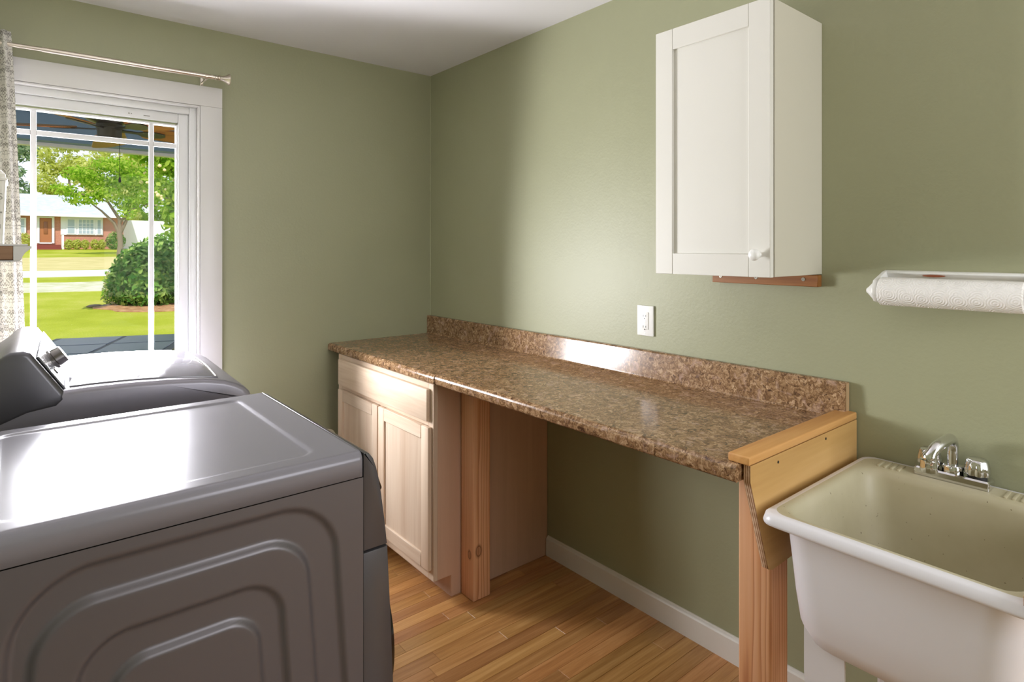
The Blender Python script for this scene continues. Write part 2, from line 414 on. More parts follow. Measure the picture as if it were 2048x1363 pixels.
bm = BM(); frame4(bm, OX0 + .0005, OX1 - .0005, OZ0 + .0005, OZ1 - .0005, .008, WY - .012, WY + .15); obj('jamb_liner', bm, M_trim, win)
bm = BM(); frame4(bm, OX0 + .0085, OX1 - .0085, OZ0 + .0085, OZ1 - .0085, .030, WY + .022, WY + .15, .003); obj('window_frame', bm, M_vinyl, win)
bm = BM(); frame4(bm, OX0 + .039, OX1 - .039, OZ0 + .039, OZ1 - .039, GX0 - OX0 - .039, WY + .042, WY + .1, .004); sash = obj('sash', bm, M_vinyl, win)
bm = BM(); frame4(bm, GX0 - .001, GX1 + .001, GZ0 - .001, GZ1 + .001, .007, WY + .052, WY + .09, .001); obj('glazing_bead', bm, M_vinyl, sash)
bm = BM(); box(bm, GX0, GX1, GY, GY + .004, GZ0, GZ1); obj('pane', bm, M_glass, sash, smooth=0)
for mx in (0.047, 0.463):
    bm = BM(); box(bm, mx - .010, mx + .010, GY - .010, GY - .0005, GZ0, GZ1, .003); obj('muntin', bm, M_vinyl, sash)
for mz in (1.886, 0.896):
    for a, b in ((GX0, 0.037), (0.057, 0.453), (0.473, GX1)):
        bm = BM(); box(bm, a, b, GY - .010, GY - .0005, mz - .011, mz + .011, .003); obj('muntin', bm, M_vinyl, sash)
bm = BM()
for (x0, x1, z) in ((.372, .378, 2.006), (.382, .386, 2.006), (.430, .455, 2.004)): box(bm, x0, x1, WY + .0415, WY + .0422, z, z + .004)
obj('grey_print', bm, plain('sash_print', srgb(150, 148, 140), 0.6), sash, smooth=0)

w2 = thing('added_rear_window', 'added white framed window in the unseen rear wall', None, ((RX0 + RX1) / 2, BY, RZ0), kind='structure')  # unseen window, made up as an opening for the rear fill lamp
bm = BM(); frame4(bm, RX0 + .001, RX1 - .001, RZ0 + .001, RZ1 - .001, .05, BY - .12, BY - .05, .003); obj('window_frame', bm, M_vinyl, w2)
bm = BM(); frame4(bm, RX0 - .09, RX1 + .09, RZ0 - .09, RZ1 + .09, .09, BY, BY + .016, .002); obj('window_casing', bm, M_trim, w2)
bm = BM(); box(bm, RX0 + .05, RX1 - .05, BY - .09, BY - .086, RZ0 + .05, RZ1 - .05); obj('pane', bm, M_glass, w2, smooth=0)

# ------------------------------------------------------------------ base cabinet
bc = thing('base_cabinet', 'unfinished oak base cabinet with two doors under the counter corner', 'cabinet', (1.58, 2.49, 0))
CX0, CY0, CY1, CTZ = 1.274, 2.040, 2.954, 0.876
bm = BM()
prism(bm, [(CX0 + .019, CTZ), (WX - .002, CTZ), (WX - .002, 0), (1.358, 0), (1.358, 0.088), (CX0 + .019, 0.088)], 'Y', CY0, CY0 + .012, .0008, 1)
obj('side_panel', bm, M_side, bc)
bm = BM()
prism(bm, [(CX0 + .019, CTZ), (WX - .002, CTZ), (WX - .002, 0), (1.358, 0), (1.358, 0.088), (CX0 + .019, 0.088)], 'Y', CY1 - .012, CY1, .0008, 1)
obj('side_panel', bm, M_side, bc)
bm = BM(); box(bm, 1.358, 1.37, CY0 + .012, CY1 - .012, 0, .088); obj('toe_kick', bm, M_side, bc)
bm = BM(); box(bm, CX0 + .02, WX - .012, CY0 + .012, CY1 - .012, .088, .104); obj('bottom_shelf', bm, M_side, bc)
bm = BM(); box(bm, WX - .012, WX - .003, CY0 + .012, CY1 - .012, .104, CTZ); obj('back_panel', bm, M_side, bc)
for a, b in ((CY0, CY0 + .038), (CY1 - .038, CY1)):
    bm = BM(); box(bm, CX0, CX0 + .019, a, b, .088, CTZ, .001, 1); obj('face_stile', bm, M_oak, bc)
for a, b in ((.848, CTZ), (.70, .738), (.088, .135)):
    bm = BM(); box(bm, CX0, CX0 + .019, CY0 + .038, CY1 - .038, a, b, .001, 1); obj('face_rail', bm, M_oakY, bc)
bm = BM(); box(bm, CX0 + .0005, CX0 + .018, 2.46, 2.50, .135, .70, .001, 1); obj('centre_stile', bm, M_oak, bc)
# drawer front with rounded over edge
bm = BM(); box(bm, CX0 - .019, CX0 - .0005, 2.063, 2.922, .722, .853, .006, 2); obj('drawer_front', bm, M_oakY, bc)
def cab_door(y0, y1, z0, z1):
    d = obj('door', box(BM(), CX0 - .0105, CX0 - .0065, y0 + .045, y1 - .045, z0 + .045, z1 - .045), M_oak, bc)   # recessed flat panel
    for a, b in ((y0, y0 + .056), (y1 - .056, y1)):
        bm = BM(); prism(bm, [(CX0 - .0005, a), (CX0 - .0195, a), (CX0 - .0195, b), (CX0 - .0005, b)], 'Z', z0, z1, .005, 2); obj('stile', bm, M_oak, d)
    for a, b in ((z0, z0 + .056), (z1 - .056, z1)):
        bm = BM(); box(bm, CX0 - .0192, CX0 - .0008, y0 + .056, y1 - .056, a, b, .0025, 1); obj('rail', bm, M_oakY, d)
    return d
cab_door(2.050, 2.481, .130, .702); cab_door(2.488, 2.922, .130, .702)
bm = BM(); box(bm, CX0 - .012, CX0 - .0005, 2.924, 2.932, .672, .697, .002); obj('hinge', bm, M_screw, bc)

# ------------------------------------------------------------------ countertops
NX = 1.262
def countertop(y0, y1, label, lean, x_shift=0.0, z_shift=0.0):
    zt = .916 + z_shift; zb = zt - .040; n = NX + x_shift; r = .016
    prof = [(WX - .003, zb + .004), (n + .045, zb + .004), (n + .045, zb - .0), (n + .006, zb), (n, zb + .007)]
    for i in range(7):
        a = PI - i * PI / 2 / 6; prof.append((n + r + r * math.cos(a), zt - r + r * math.sin(a)))
    fx = WX - .026
    for i in range(5):
        a = -PI / 2 + i * PI / 2 / 4; prof.append((fx - lean - .008 + .008 * math.cos(a), zt + .008 + .008 * math.sin(a)))
    top = 1.020 + z_shift
    for i in range(5):
        a = PI - i * PI / 2 / 4; prof.append((fx + .006 + .006 * math.cos(a), top - .006 + .006 * math.sin(a)))
    prof += [(WX - .003, top)]
    c = obj('countertop', prism(BM(), prof, 'Y', y0, y1), M_lam, None, ((NX + WX) / 2, (y0 + y1) / 2, zb + .004), 50)
    tag(c, label, 'countertop', 'laminate countertop sections')
    return c
ct1 = countertop(2.0185, 3.060, 'brown speckled laminate countertop section in the room corner over the oak cabinet', 0.0, -.002, 0)
ct2 = countertop(0.735, 2.0165, 'long brown speckled laminate countertop section spanning the open space to the sink', 0.0068, .002, .001)
# exposed end of the backsplash
bm = BM(); box(bm, WX - .024, WX - .003, .7335, .7351, .937, 1.018); obj('raw_end', bm, M_particle, ct2, smooth=0)

# ------------------------------------------------------------------ posts, end panel
def post(x0, y0, label, mat, h):
    bm = BM(); box(bm, x0, x0 + .087, y0, y0 + .087, 0, h, .006, 3)
    return tag(obj('support_post', bm, mat, None, (x0 + .0435 - .0435 * 0, y0 + .0435, 0)), label, 'post', 'square fir counter posts')
post(1.402, 1.948, 'knotty square fir post beside the oak cabinet', M_fir_knot, .8795)
post(1.421, .7305, 'reddish square fir post under the counter end by the sink', M_fir, .8795)

ep = thing('end_panel', 'tapered plywood end panel with pine cap between counter and sink', 'panel', (1.6, .721, .64))
bm = BM()
outl = [(1.292, .9155), (1.888, .9155), (1.888, .655), (1.392, .645), (1.375, .652), (1.292, .878)]
prism(bm, outl, 'Y', .7125, .7300, .0006, 1); ply = obj('plywood_board', bm, M_ply, ep)
# plywood layers show on the slanted front edge
ply.data.materials.append(M_plyedge)
for p in ply.data.polygons:
    if p.normal.x < -.5 and abs(p.normal.y) < .5: p.material_index = 1
bm = BM(); box(bm, 1.284, 1.886, .711, .765, .9172, .9375, .004, 3); obj('cap_strip', bm, M_pine, ep)
bm = BM(); lathe(bm, [(0, 0), (.0034, 0), (.0034, .0012), (0, .0012)], (1.42, .7113, .897), 'Y', 10); sc1 = obj('screw', bm, M_darkslot, ep)
for dx, dz in ((.262, .004),):
    part_copy(sc1, ep, (dx, 0, dz))

# ------------------------------------------------------------------ wall cabinet
wc = thing('wall_cabinet', 'white shaker wall cabinet with a round knob above the counter', 'cabinet', (1.745, 1.0, 1.335))
Y0, Y1, Z0, Z1 = .812, 1.193, 1.335, 2.099
bm = BM()
box(bm, 1.600, WX - .001, Y0, Y0 + .016, Z0, Z1, .0008, 1); obj('side_panel', bm, M_whiteshade, wc)
bm = BM(); box(bm, 1.600, WX - .001, Y1 - .016, Y1, Z0, Z1, .0008, 1); obj('side_panel', bm, M_whiteshade, wc)
bm = BM(); box(bm, 1.600, WX - .001, Y0 + .016, Y1 - .016, Z0, Z0 + .016); obj('bottom_panel', bm, M_whiteshade, wc)
bm = BM(); box(bm, 1.600, WX - .001, Y0 + .016, Y1 - .016, Z1 - .016, Z1); obj('top_panel', bm, M_whiteshade, wc)
bm = BM(); box(bm, WX - .012, WX - .002, Y0 + .016, Y1 - .016, Z0 + .016, Z1 - .016); obj('back_panel', bm, M_whiteshade, wc)
dx0, dx1 = 1.5765, 1.5955
wd = obj('door', box(BM(), dx0 + .009, dx0 + .014, Y0 + .05, Y1 - .05, Z0 + .05, Z1 - .05), M_white, wc)
for a, b in ((Y0 + .001, Y0 + .064), (Y1 - .064, Y1 - .001)):
    bm = BM(); box(bm, dx0, dx1, a, b, Z0 - .001, Z1, .0012, 1); obj('stile', bm, M_white, wd)
for a, b in ((Z0 - .001, Z0 + .063), (Z1 - .064, Z1)):
    bm = BM(); box(bm, dx0 + .0003, dx1, Y0 + .0643, Y1 - .0643, a, b, .0008, 1); obj('rail', bm, M_white, wd)
bm = BM(); lathe(bm, [(0, -.036), (.007, -.0355), (.013, -.032), (.0160, -.026), (.0155, -.020), (.011, -.015), (.0065, -.011), (.006, -.004), (.0085, 0)], (dx0, .846, 1.396), 'X', 24)
for v in bm.verts: pass
obj('knob', bm, M_plastic, wd)
cl = thing('wall_cleat', 'short stained wooden cleat screwed to the wall below the white cabinet', 'cleat', (1.877, .99, 1.297))
bm = BM(); box(bm, 1.862, WX - .0005, .813, 1.168, 1.297, 1.333, .0015, 1); obj('board', bm, M_cleat, cl)
sc = None
for yy in (.855, 1.008, 1.136):
    if sc is None:
        bm = BM(); lathe(bm, [(0, -.0004), (.002, -.0004), (.0022, -.0016), (.0055, -.0016), (.0058, 0)], (1.862, yy, 1.319), 'X', 14); sc = obj('screw', bm, M_screw, cl); y_first = yy
    else: part_copy(sc, cl, (0, yy - y_first, 0))

# ------------------------------------------------------------------ outlet
ot = thing('wall_outlet', 'white duplex wall outlet above the backsplash', 'outlet', (WX, 1.475, 1.133))
bm = BM(); prism(bm, [(1.4365, 1.0745), (1.5135, 1.0745), (1.5135, 1.1915), (1.4365, 1.1915)], 'X', WX - .0085, WX - .0008, .002, 2); obj('cover_plate', bm, M_plastic, ot)
bm = BM(); box(bm, WX - .0115, WX - .008, 1.458, 1.492, 1.0995, 1.1665, .0012, 2); fc = obj('receptacle_face', bm, M_plastic, ot)
for zc in (1.152, 1.110):
    for yy, h in ((1.4812, .0042), (1.4690, .0034)):
        bm = BM(); box(bm, WX - .0119, WX - .0112, yy - .0009, yy + .0009, zc - h, zc + h); obj('slot', bm, M_darkslot, fc, smooth=0)
    bm = BM(); lathe(bm, [(0, -.0004), (.0021, -.0004), (.0021, .0006), (0, .0006)], (WX - .0115, 1.475, zc - .0105), 'X', 12); obj('ground_hole', bm, M_darkslot, fc)
for zb_ in (1.1265, 1.1340):
    bm = BM(); box(bm, WX - .0121, WX - .0113, 1.469, 1.481, zb_, zb_ + .005, .0003, 1); obj('test_button', bm, M_plastic, fc)
for zc in (1.181, 1.085):
    bm = BM(); lathe(bm, [(0, -.0006), (.0026, -.0004), (.003, .0006), (0, .0008)], (WX - .0085, 1.475, zc), 'X', 12); obj('screw', bm, M_plastic, ot)

# ------------------------------------------------------------------ paper towel holder and roll
RXc, RZc, RR = 1.820, 1.2975, .0380
ph = thing('towel_holder', 'white plastic paper towel holder mounted on the wall above the sink', 'towel holder', (WX, .48, 1.30))
PYA, PYB = .640, .300
bm = BM(); prism(bm, [(WX - .0008, 1.353), (WX - .0008, 1.282), (WX - .006, 1.282), (WX - .010, 1.335), (WX - .020, 1.345), (WX - .020, 1.349)], 'Y', PYB, PYA, .001, 1)
obj('back_plate', bm, M_plastic, ph)
def arm(yi, sgn):
    pts = [(WX - .0008, 1.353), (WX - .0008, 1.255), (WX - .03, 1.268), (RXc + .002, RZc - .032), (RXc - .016, RZc - .028), (RXc - .030, RZc - .008), (RXc - .030, RZc + .010), (RXc - .018, RZc + .030), (WX - .022, 1.350)]
    bm = BM(); prism(bm, pts, 'Y', yi, yi + sgn * .011, .003, 2); a = obj('arm', bm, M_plastic, ph)
    prof = [(0, .022), (.006, .0215), (.010, .017), (.024, .004), (.028, 0)]
    bm = BM(); lathe(bm, [(r, sgn * (h + .010)) for r, h in prof], (RXc, yi, RZc), 'Y', 28); obj('boss', bm, M_plastic, a)
arm(PYA - .011, 1); arm(PYB + .006, -1)
bm = BM()
pts = []
for i in range(12): pts.append((.518 + .026 * math.cos(2 * PI * i / 12), 1.3405 + .0030 * math.sin(2 * PI * i / 12)))
prism(bm, pts, 'X', WX - .0225, WX - .008); obj('mounting_slot', bm, plain('rust_brown', srgb(150, 82, 48), 0.6), ph)
def towel_mat():
    t = NT('quilted_paper'); tcn = t.n('ShaderNodeTexCoord'); sp = t.n('ShaderNodeSeparateXYZ'); t.set(sp.inputs[0], tcn.outputs['Object'])
    ang = t.math('MULTIPLY', t.math('ARCTAN2', sp.outputs['Z'], sp.outputs['X']), RR)
    cb = t.n('ShaderNodeCombineXYZ'); t.set(cb.inputs[0], sp.outputs['Y']); t.set(cb.inputs[1], ang)
    vo = t.n('ShaderNodeTexVoronoi', voronoi_dimensions='2D'); t.set(vo.inputs['Vector'], cb.outputs[0]); t.set(vo.inputs['Scale'], 26.0); t.set(vo.inputs['Randomness'], 0.35)
    h = t.math('SINE', t.math('MULTIPLY', vo.outputs['Distance'], 42.0))
    h2 = t.math('ADD', h, t.math('MULTIPLY', t.noise(tcn.outputs['Object'], 420, 2), 1.2))
    t.P(Base_Color=srgb(240, 238, 234), Roughness=0.85, Specular_IOR_Level=0.2); t.bump(h2, 0.55, 0.0012); return t.m
pr = thing('paper_towel_roll', 'quilted white paper towel roll on the wall holder', 'paper towel', (RXc, .475, RZc))
bm = BM(); prof = [(.019, -.1525), (RR - .002, -.1525), (RR, -.1505), (RR, .1505), (RR - .002, .1525), (.019, .1525), (.019, -.1525)]
lathe(bm, prof, (RXc, .4725, RZc), 'Y', 56); obj('paper', bm, towel_mat(), pr)
bm = BM(); lathe(bm, [(.017, -.151), (.0188, -.151), (.0188, .151), (.017, .151), (.017, -.151)], (RXc, .4725, RZc), 'Y', 24); obj('cardboard_core', bm, plain('cardboard', srgb(150, 108, 72), 0.8), pr)

# ------------------------------------------------------------------ utility sink
sk = thing('utility_sink', 'white plastic utility sink standing beside the wooden counter end', 'sink', (1.585, .44, 0))
SX0, SX1, SY0, SY1, SZ = 1.287, 1.884, .195, .693, .822
bm = BM()
rings = []
# outside of tub, from the bottom up
def ins(i, r, z): return rrect(SX0 + i, SX1 - i, SY0 + i, SY1 - i, r, z)
for i, r, z in ((.12, .05, .528), (.080, .07, .531), (.058, .08, .544), (.046, .08, .575), (.040, .075, .640), (.035, .07, .720), (.031, .062, .792), (.029, .06, .797), (.006, .035, .795), (.001, .032, .798), (.0, .032, .803), (.004, .032, .818), (.010, .034, .8225), (.020, .036, .8230)):
    rings.append(ins(i, r, z))
loft(bm, rings, True, False); obj('tub', bm, M_sinkpl, sk, smooth=60)
bm = BM(); rings = []
def ins2(i, r, z, db=.085): return rrect(SX0 + i, SX1 - db - i * .35, SY0 + i, SY1 - i, r, z)
for i, r, z, db in ((.020, .036, .8230, .0129), (.024, .036, .8228, .06), (.032, .045, .8215, .082), (.040, .05, .816, .086), (.046, .055, .80, .089), (.054, .06, .70, .094), (.064, .07, .60, .10), (.082, .08, .565, .115), (.11, .08, .552, .13), (.2, .03, .548, .2)):
    rings.append(ins2(i, r, z, db))
loft(bm, rings, False, True); obj('basin', bm, M_basin, sk, smooth=60)
# deck ribs either side of the faucet
for y in (.628, .612, .596, .580, .356, .340, .324, .308):
    bm = BM(); box(bm, SX1 - .080, SX1 - .030, y - .0035, y + .0035, .8205, .8262, .0014, 2); obj('deck_rib', bm, M_basin, sk)
def leg(cx, cy, sx_, sy_):
    # angled socket panel and tapered leg
    bm = BM()
    a = [(cx, cy), (cx + sx_ * .085, cy), (cx + sx_ * .085, cy + sy_ * .006), (cx + sx_ * .006, cy + sy_ * .006), (cx + sx_ * .006, cy + sy_ * .085), (cx, cy + sy_ * .085)]
    b = [(cx + sx_ * .004, cy + sy_ * .004), (cx + sx_ * .040, cy + sy_ * .004), (cx + sx_ * .040, cy + sy_ * .010), (cx + sx_ * .010, cy + sy_ * .010), (cx + sx_ * .010, cy + sy_ * .040), (cx + sx_ * .004, cy + sy_ * .040)]
    loft(bm, [[(x, y, .575) for x, y in a], [(x, y, .47) for x, y in a], [(x, y, .36) for x, y in b], [(x, y, 0) for x, y in b]])
    obj('leg', bm, M_sinkpl, sk, smooth=30)
leg(SX0 + .071, SY1 - .071, 1, -1); leg(SX0 + .071, SY0 + .071, 1, 1); leg(SX1 - .071, SY1 - .071, -1, -1); leg(SX1 - .071, SY0 + .071, -1, 1)
bm = BM(); tube(bm, [(1.58, .44, .541), (1.58, .44, .40), (1.62, .44, .36), (1.70, .44, .36), (1.86, .44, .36)], .02, 14); obj('drain_pipe', bm, M_sinkpl, sk)

fz = .8233; FYc, FXc = .468, 1.843
fa = thing('faucet', 'chrome two handle faucet on the back deck of the sink', 'faucet', (FXc, FYc, fz))
bm = BM()
loft(bm, [rrect(FXc - .027, FXc + .027, FYc - .080, FYc + .080, .006, fz + .0006), rrect(FXc - .027, FXc + .027, FYc - .080, FYc + .080, .006, fz + .018), rrect(FXc - .024, FXc + .024, FYc - .077, FYc + .077, .006, fz + .022)]); obj('base_plate', bm, M_chrome, fa, smooth=30)
bm = BM(); lathe(bm, [(.0235, .0222), (.0235, .036), (.021, .040), (.012, .041), (0, .041)], (FXc, FYc, fz), 'Z', 28); obj('spout_collar', bm, M_chrome, fa)
pts = [(FXc, FYc, fz + .04), (FXc, FYc, fz + .075)]
for i in range(9):
    a = i * (PI * .5) / 8; pts.append((FXc - .028 + .028 * math.cos(a), FYc, fz + .078 + .032 * math.sin(a)))
for i in range(1, 10):
    a = PI / 2 + i * (PI * .5) / 9; pts.append((FXc - .088 + .034 * math.cos(a), FYc + .0018 * i, fz + .080 + .030 * math.sin(a)))
pts += [(FXc - .1225, FYc + .018, fz + .074)]
bm = BM(); tube(bm, pts, [.0125] * 3 + [.013] * (len(pts) - 6) + [.0155, .017, .017], 20); sp_ = obj('spout', bm, M_chrome, fa, smooth=60)
bm = BM(); lathe(bm, [(0, .044), (.0175, .045), (.0185, .048), (.0185, .060), (.0180, .062), (.0180, .074), (0, .074)], (FXc - .123, FYc + .018, fz), 'Z', 24); obj('aerator', bm, M_chrome, sp_)
def handle(y):
    bm = BM(); lathe(bm, [(.020, .0222), (.020, .028), (0, .028)], (FXc, y, fz), 'Z', 20); obj('handle_base', bm, M_darkslot, fa)
    n = 48; prof = [(.0265, .029), (.0275, .034), (.0265, .046), (.0225, .064), (.018, .068)]
    rings = [[(FXc + r * (1 - (.13 if k < 3 else .03) * (.5 + .5 * math.cos(8 * 2 * PI * i / n)) ** 3) * math.cos(2 * PI * i / n), y + r * (1 - (.13 if k < 3 else .03) * (.5 + .5 * math.cos(8 * 2 * PI * i / n)) ** 3) * math.sin(2 * PI * i / n), fz + h) for i in range(n)] for k, (r, h) in enumerate(prof)]
    bm = BM(); loft(bm, rings); obj('handle', bm, M_chrome, fa, smooth=50)
handle(FYc + .0508); handle(FYc - .0508)

# board resting on the sink's near corner
bb = obj('board_scrap', box(BM(), 1.2805, 1.60, .150, .2285, .8236, .8406, .0008, 1), M_ply, None, (1.44, .19, .8236))
bb.data.materials.append(M_plyedge)
for p in bb.data.polygons:
    if abs(p.normal.z) < .5: p.material_index = 1
tag(bb, 'plywood board lying across the right rim of the sink', 'board')

# ------------------------------------------------------------------ dryer
DY0, DY1, DX0, DX1, DT = 1.190, 1.888, -.105, .568, .980
dr = thing('dryer', 'dark silver front loading dryer with embossed side panel and flat top', 'dryer', (.24, 1.54, 0))
# side panel with nested pressed steps
def rsdf(x, z, cx, hz0, hw, top, r, flare):
    hw = hw + flare * (top - z) * .07
    bot = .13 + (.895 - top) * .9; cz = (top + bot) / 2; hh = (top - bot) / 2
    qx = abs(x - cx) - hw + r; qz = abs(z - cz) - hh + r
    return math.hypot(max(qx, 0), max(qz, 0)) + min(max(qx, qz), 0) - r
RN = [(.247, .254, .897, .105), (.233, .213, .840, .080), (.236, .158, .771, .068), (.236, .117, .717, .055)]
def sstep(a, b, x):
    t = max(0, min(1, (x - a) / (b - a))); return t * t * (3 - 2 * t)
def emboss(x, z):
    d = 0; s = 1
    for cx, hw, top, r in RN:
        d += s * sstep(.007, -.007, rsdf(x, z, cx, 0, hw, top, r, 1)); s = -s
    return d * .0095
def side(y, sgn):
    nx, nz = 170, 210; zs0, zs1 = .02, .926
    vs = []; fs = []
    for j in range(nz + 1):
        for i in range(nx + 1):
            x = DX0 + (DX1 - DX0) * i / nx; z = zs0 + (zs1 - zs0) * j / nz
            vs.append((x, y + sgn * emboss(x, z), z))
    for j in range(nz):
        for i in range(nx):
            a = j * (nx + 1) + i; q = (a, a + 1, a + nx + 2, a + nx + 1); fs.append(q if sgn > 0 else q[::-1])
    b = BM(); V = [b.verts.new(v) for v in vs]
    for q in fs: b.faces.new([V[k] for k in q])
    return obj('side_panel', b, M_steelside, dr, smooth=80)
side(DY0, 1); side(DY1, -1)
bm = BM(); box(bm, DX0 + .002, DX1, DY0 + .022, DY1 - .022, .02, .93); obj('cabinet_core', bm, M_black, dr)
bm = BM(); box(bm, DX0 - .002, DX0 + .002, DY0, DY1, .02, .926); obj('back_panel', bm, M_steelside, dr)
# top: rolled edge with a shallow pressed field
nx, ny = 120, 120
def topz(x, y):
    ex = min(x - DX0, DX1 - x); ey = min(y - DY0, DY1 - y)
    rx = abs(x - (DX0 + DX1 - .012) / 2) - (DX1 - DX0) / 2 + .075; ry = abs(y - (DY0 + DY1) / 2) - (DY1 - DY0) / 2 + .06
    d = math.hypot(max(rx + .03, 0), max(ry + .03, 0)) + min(max(rx + .03, ry + .03), 0) - .03
    return DT - .004 * sstep(.005, -.006, d)
rings = None; b = BM(); grid = []
rr_ = .018
def edge(t, n):  # parameter to (offset inward, drop) for the rolled long sides
    return t
ys = []
for i in range(7):
    a = i * PI / 2 / 6; ys.append((DY0 + rr_ - rr_ * math.cos(a), -rr_ + rr_ * math.sin(a)))
ys = [(DY0, -.052)] + ys
mid = [(DY0 + rr_ + (DY1 - DY0 - 2 * rr_) * j / ny, 0) for j in range(1, ny)]
ys = ys + mid + [(DY0 + DY1 - p[0], p[1]) for p in ys[::-1]]
for (yy, dz) in ys:
    grid.append([b.verts.new((DX0 + (DX1 - .002 - DX0) * i / nx, yy, (topz(DX0 + (DX1 - DX0) * i / nx, yy) if dz == 0 else DT) + dz)) for i in range(nx + 1)])
for A, B in zip(grid, grid[1:]):
    for i in range(nx): b.faces.new((A[i], A[i + 1], B[i + 1], B[i]))
bmesh.ops.recalc_face_normals(b, faces=b.faces)
for s_ in (0, nx):
    pass
top_o = obj('top_panel', b, M_steeltop, dr, smooth=60)
sm_ = top_o.modifiers.new('thick', 'SOLIDIFY'); sm_.thickness = .0015; sm_.offset = -1
# front fascia, curved in profile
def arcp(pts): return pts
fp_low = [(DX1 + .001, .03), (.640, .03), (.646, .10), (.645, .30), (.641, .456), (.635, .60), (.6265, .762), (DX1 + .001, .762)]
fp_up = [(DX1 + .001, .766), (.6262, .766), (.620, .82), (.612, .880), (.606, .915), (.600, .940), (.593, .960), (.583, .973), (.570, .978), (DX1 + .001, .977)]
bm = BM(); prism(bm, fp_low, 'Y', DY0 + .001, DY1 - .001, .004, 2, True); fl = obj('front_panel', bm, M_fascia, dr, smooth=35)
bm = BM(); prism(bm, fp_up, 'Y', DY0 + .001, DY1 - .001, .004, 2, True); fu = obj('control_panel', bm, M_fascia, dr, smooth=35)
bm = BM(); lathe(bm, [(.255, 0), (.252, .040), (.238, .062), (.17, .080), (.0, .088)], (.6405, 1.539, .44), 'X', 56); d_ = obj('door', bm, M_doorblk, dr)
bm = BM(); lathe(bm, [(.246, .040), (.254, .042), (.258, .030), (.261, .012), (.264, .0)], (.6405, 1.539, .44), 'X', 56); obj('door_ring', bm, M_fascia, d_)
nrm = Vector((.99, 0, .14))
bm = BM(); lathe(bm, [(.040, 0), (.039, .012), (.035, .024), (.033, .025), (0, .025)], (.606, 1.50, .908), 'X', 32); obj('dial', bm, M_nickel, fu)
bm = BM(); prism(bm, [(.605, .94), (.612, .94), (.636, .872), (.629, .864), (.613, .872)], 'Y', 1.235, 1.44, .002, 1); obj('display', bm, M_doorblk, fu)
for px, py in ((.50, 1.24), (-.05, 1.24), (.50, 1.84), (-.05, 1.84)):
    bm = BM(); lathe(bm, [(.0, 0), (.022, 0), (.022, .012), (.012, .014), (.012, .03), (0, .03)], (px, py, 0), 'Z', 16); obj('foot', bm, M_hose, dr)
bm = BM(); tube(bm, [(DX0 - .002, 1.54, .12), (-.16, 1.54, .12), (-.20, 1.54, .16), (-.21, 1.54, .26)], .034, 16); obj('vent_duct', bm, M_nickel, dr)

# ------------------------------------------------------------------ washer
wa = thing('washing_machine', 'silver top loading washing machine with raised control console beneath the window', 'washer', (.10, 2.115, 0), math.radians(-2.5))
WY0, WY1 = 2.115, 2.800
topc = [(-.13, 1.000), (.06, 1.010), (.16, 1.013), (.26, 1.012), (.36, 1.007), (.46, .998), (.52, .985), (.555, .971), (.580, .956), (.596, .938), (.602, .918)]
bm = BM(); prism(bm, [(-.13, .905), *topc, (.602, .905)], 'Y', WY0, WY1, .016, 4, True); deck = obj('top_deck', bm, M_washer, wa, smooth=50)
bm = BM(); loft(bm, [rrect(-.13, .60, WY0 + .001, WY1 - .001, .02, .03), rrect(-.13, .60, WY0 + .001, WY1 - .001, .02, .901)]); obj('cabinet_body', bm, M_washer, wa, smooth=40)
# lid follows the crowned deck
def tz(x):
    for (a, za), (c, zc) in zip(topc, topc[1:]):
        if a <= x <= c: return za + (zc - za) * (x - a) / (c - a)
    return topc[-1][1]
xs = [.112 + i * (.505 - .112) / 14 for i in range(15)]
prof = [(x, tz(x) - .002) for x in xs] + [(x, tz(x) + .0045) for x in xs[::-1]]
bm = BM(); prism(bm, prof, 'Y', WY0 + .040, WY1 - .040, .0015, 2); lid = obj('lid', bm, M_lid, wa, smooth=40)
rimp = []
for i in range(22):
    t = i / 21 * PI; rimp.append((.50 + .012 * math.sin(t), WY0 + .05 + (WY1 - WY0 - .10) * i / 21, tz(.50 + .012 * math.sin(t)) + .0055))
bm = BM(); tube(bm, rimp, .0018, 8); obj('lid_trim', bm, M_nickel, lid)
cons = [(-.13, .93), (-.13, 1.045), (-.09, 1.072), (-.055, 1.100), (-.035, 1.122), (-.018, 1.130), (.010, 1.131), (.026, 1.124), (.036, 1.108), (.101, 1.006), (.104, .985), (.085, .965), (.02, .955), (-.04, .93)]
bm = BM(); prism(bm, cons, 'Y', WY0 - .002, WY1 + .002, .014, 4, True); con = obj('console', bm, M_fascia, wa, smooth=50)
dxn = Vector((.1105, 0, .065 * 1.0)); 
bm = BM(); prism(bm, [(.0385, 1.1085), (.1015, 1.0085), (.1050, 1.0110), (.0425, 1.1110)], 'Y', WY0 + .028, WY1 - .028, .001, 1); pan = obj('control_face', bm, M_gloss, con)
ax = Vector((.845, 0, .534)).normalized()
def turned(name, y, z_along, prof, mat, par, n=28):
    c = Vector((.0425 + .0615 * z_along, y, 1.111 - .0985 * z_along)); b = BM(); lathe(b, prof, (0, 0, 0), 'Z', n)
    q = Vector((0, 0, 1)).rotation_difference(ax).to_matrix().to_4x4(); bmesh.ops.transform(b, matrix=Matrix.Translation(c) @ q, verts=b.verts); return obj(name, b, mat, par)
turned('cycle_knob', 2.40, .50, [(.033, 0), (.033, .004), (.029, .006), (.027, .030), (.025, .032), (0, .032)], M_knob, con)
for y in (2.235, 2.27, 2.54, 2.58, 2.62): turned('button', y, .62, [(.009, 0), (.009, .003), (0, .004)], M_knob, con, 14)
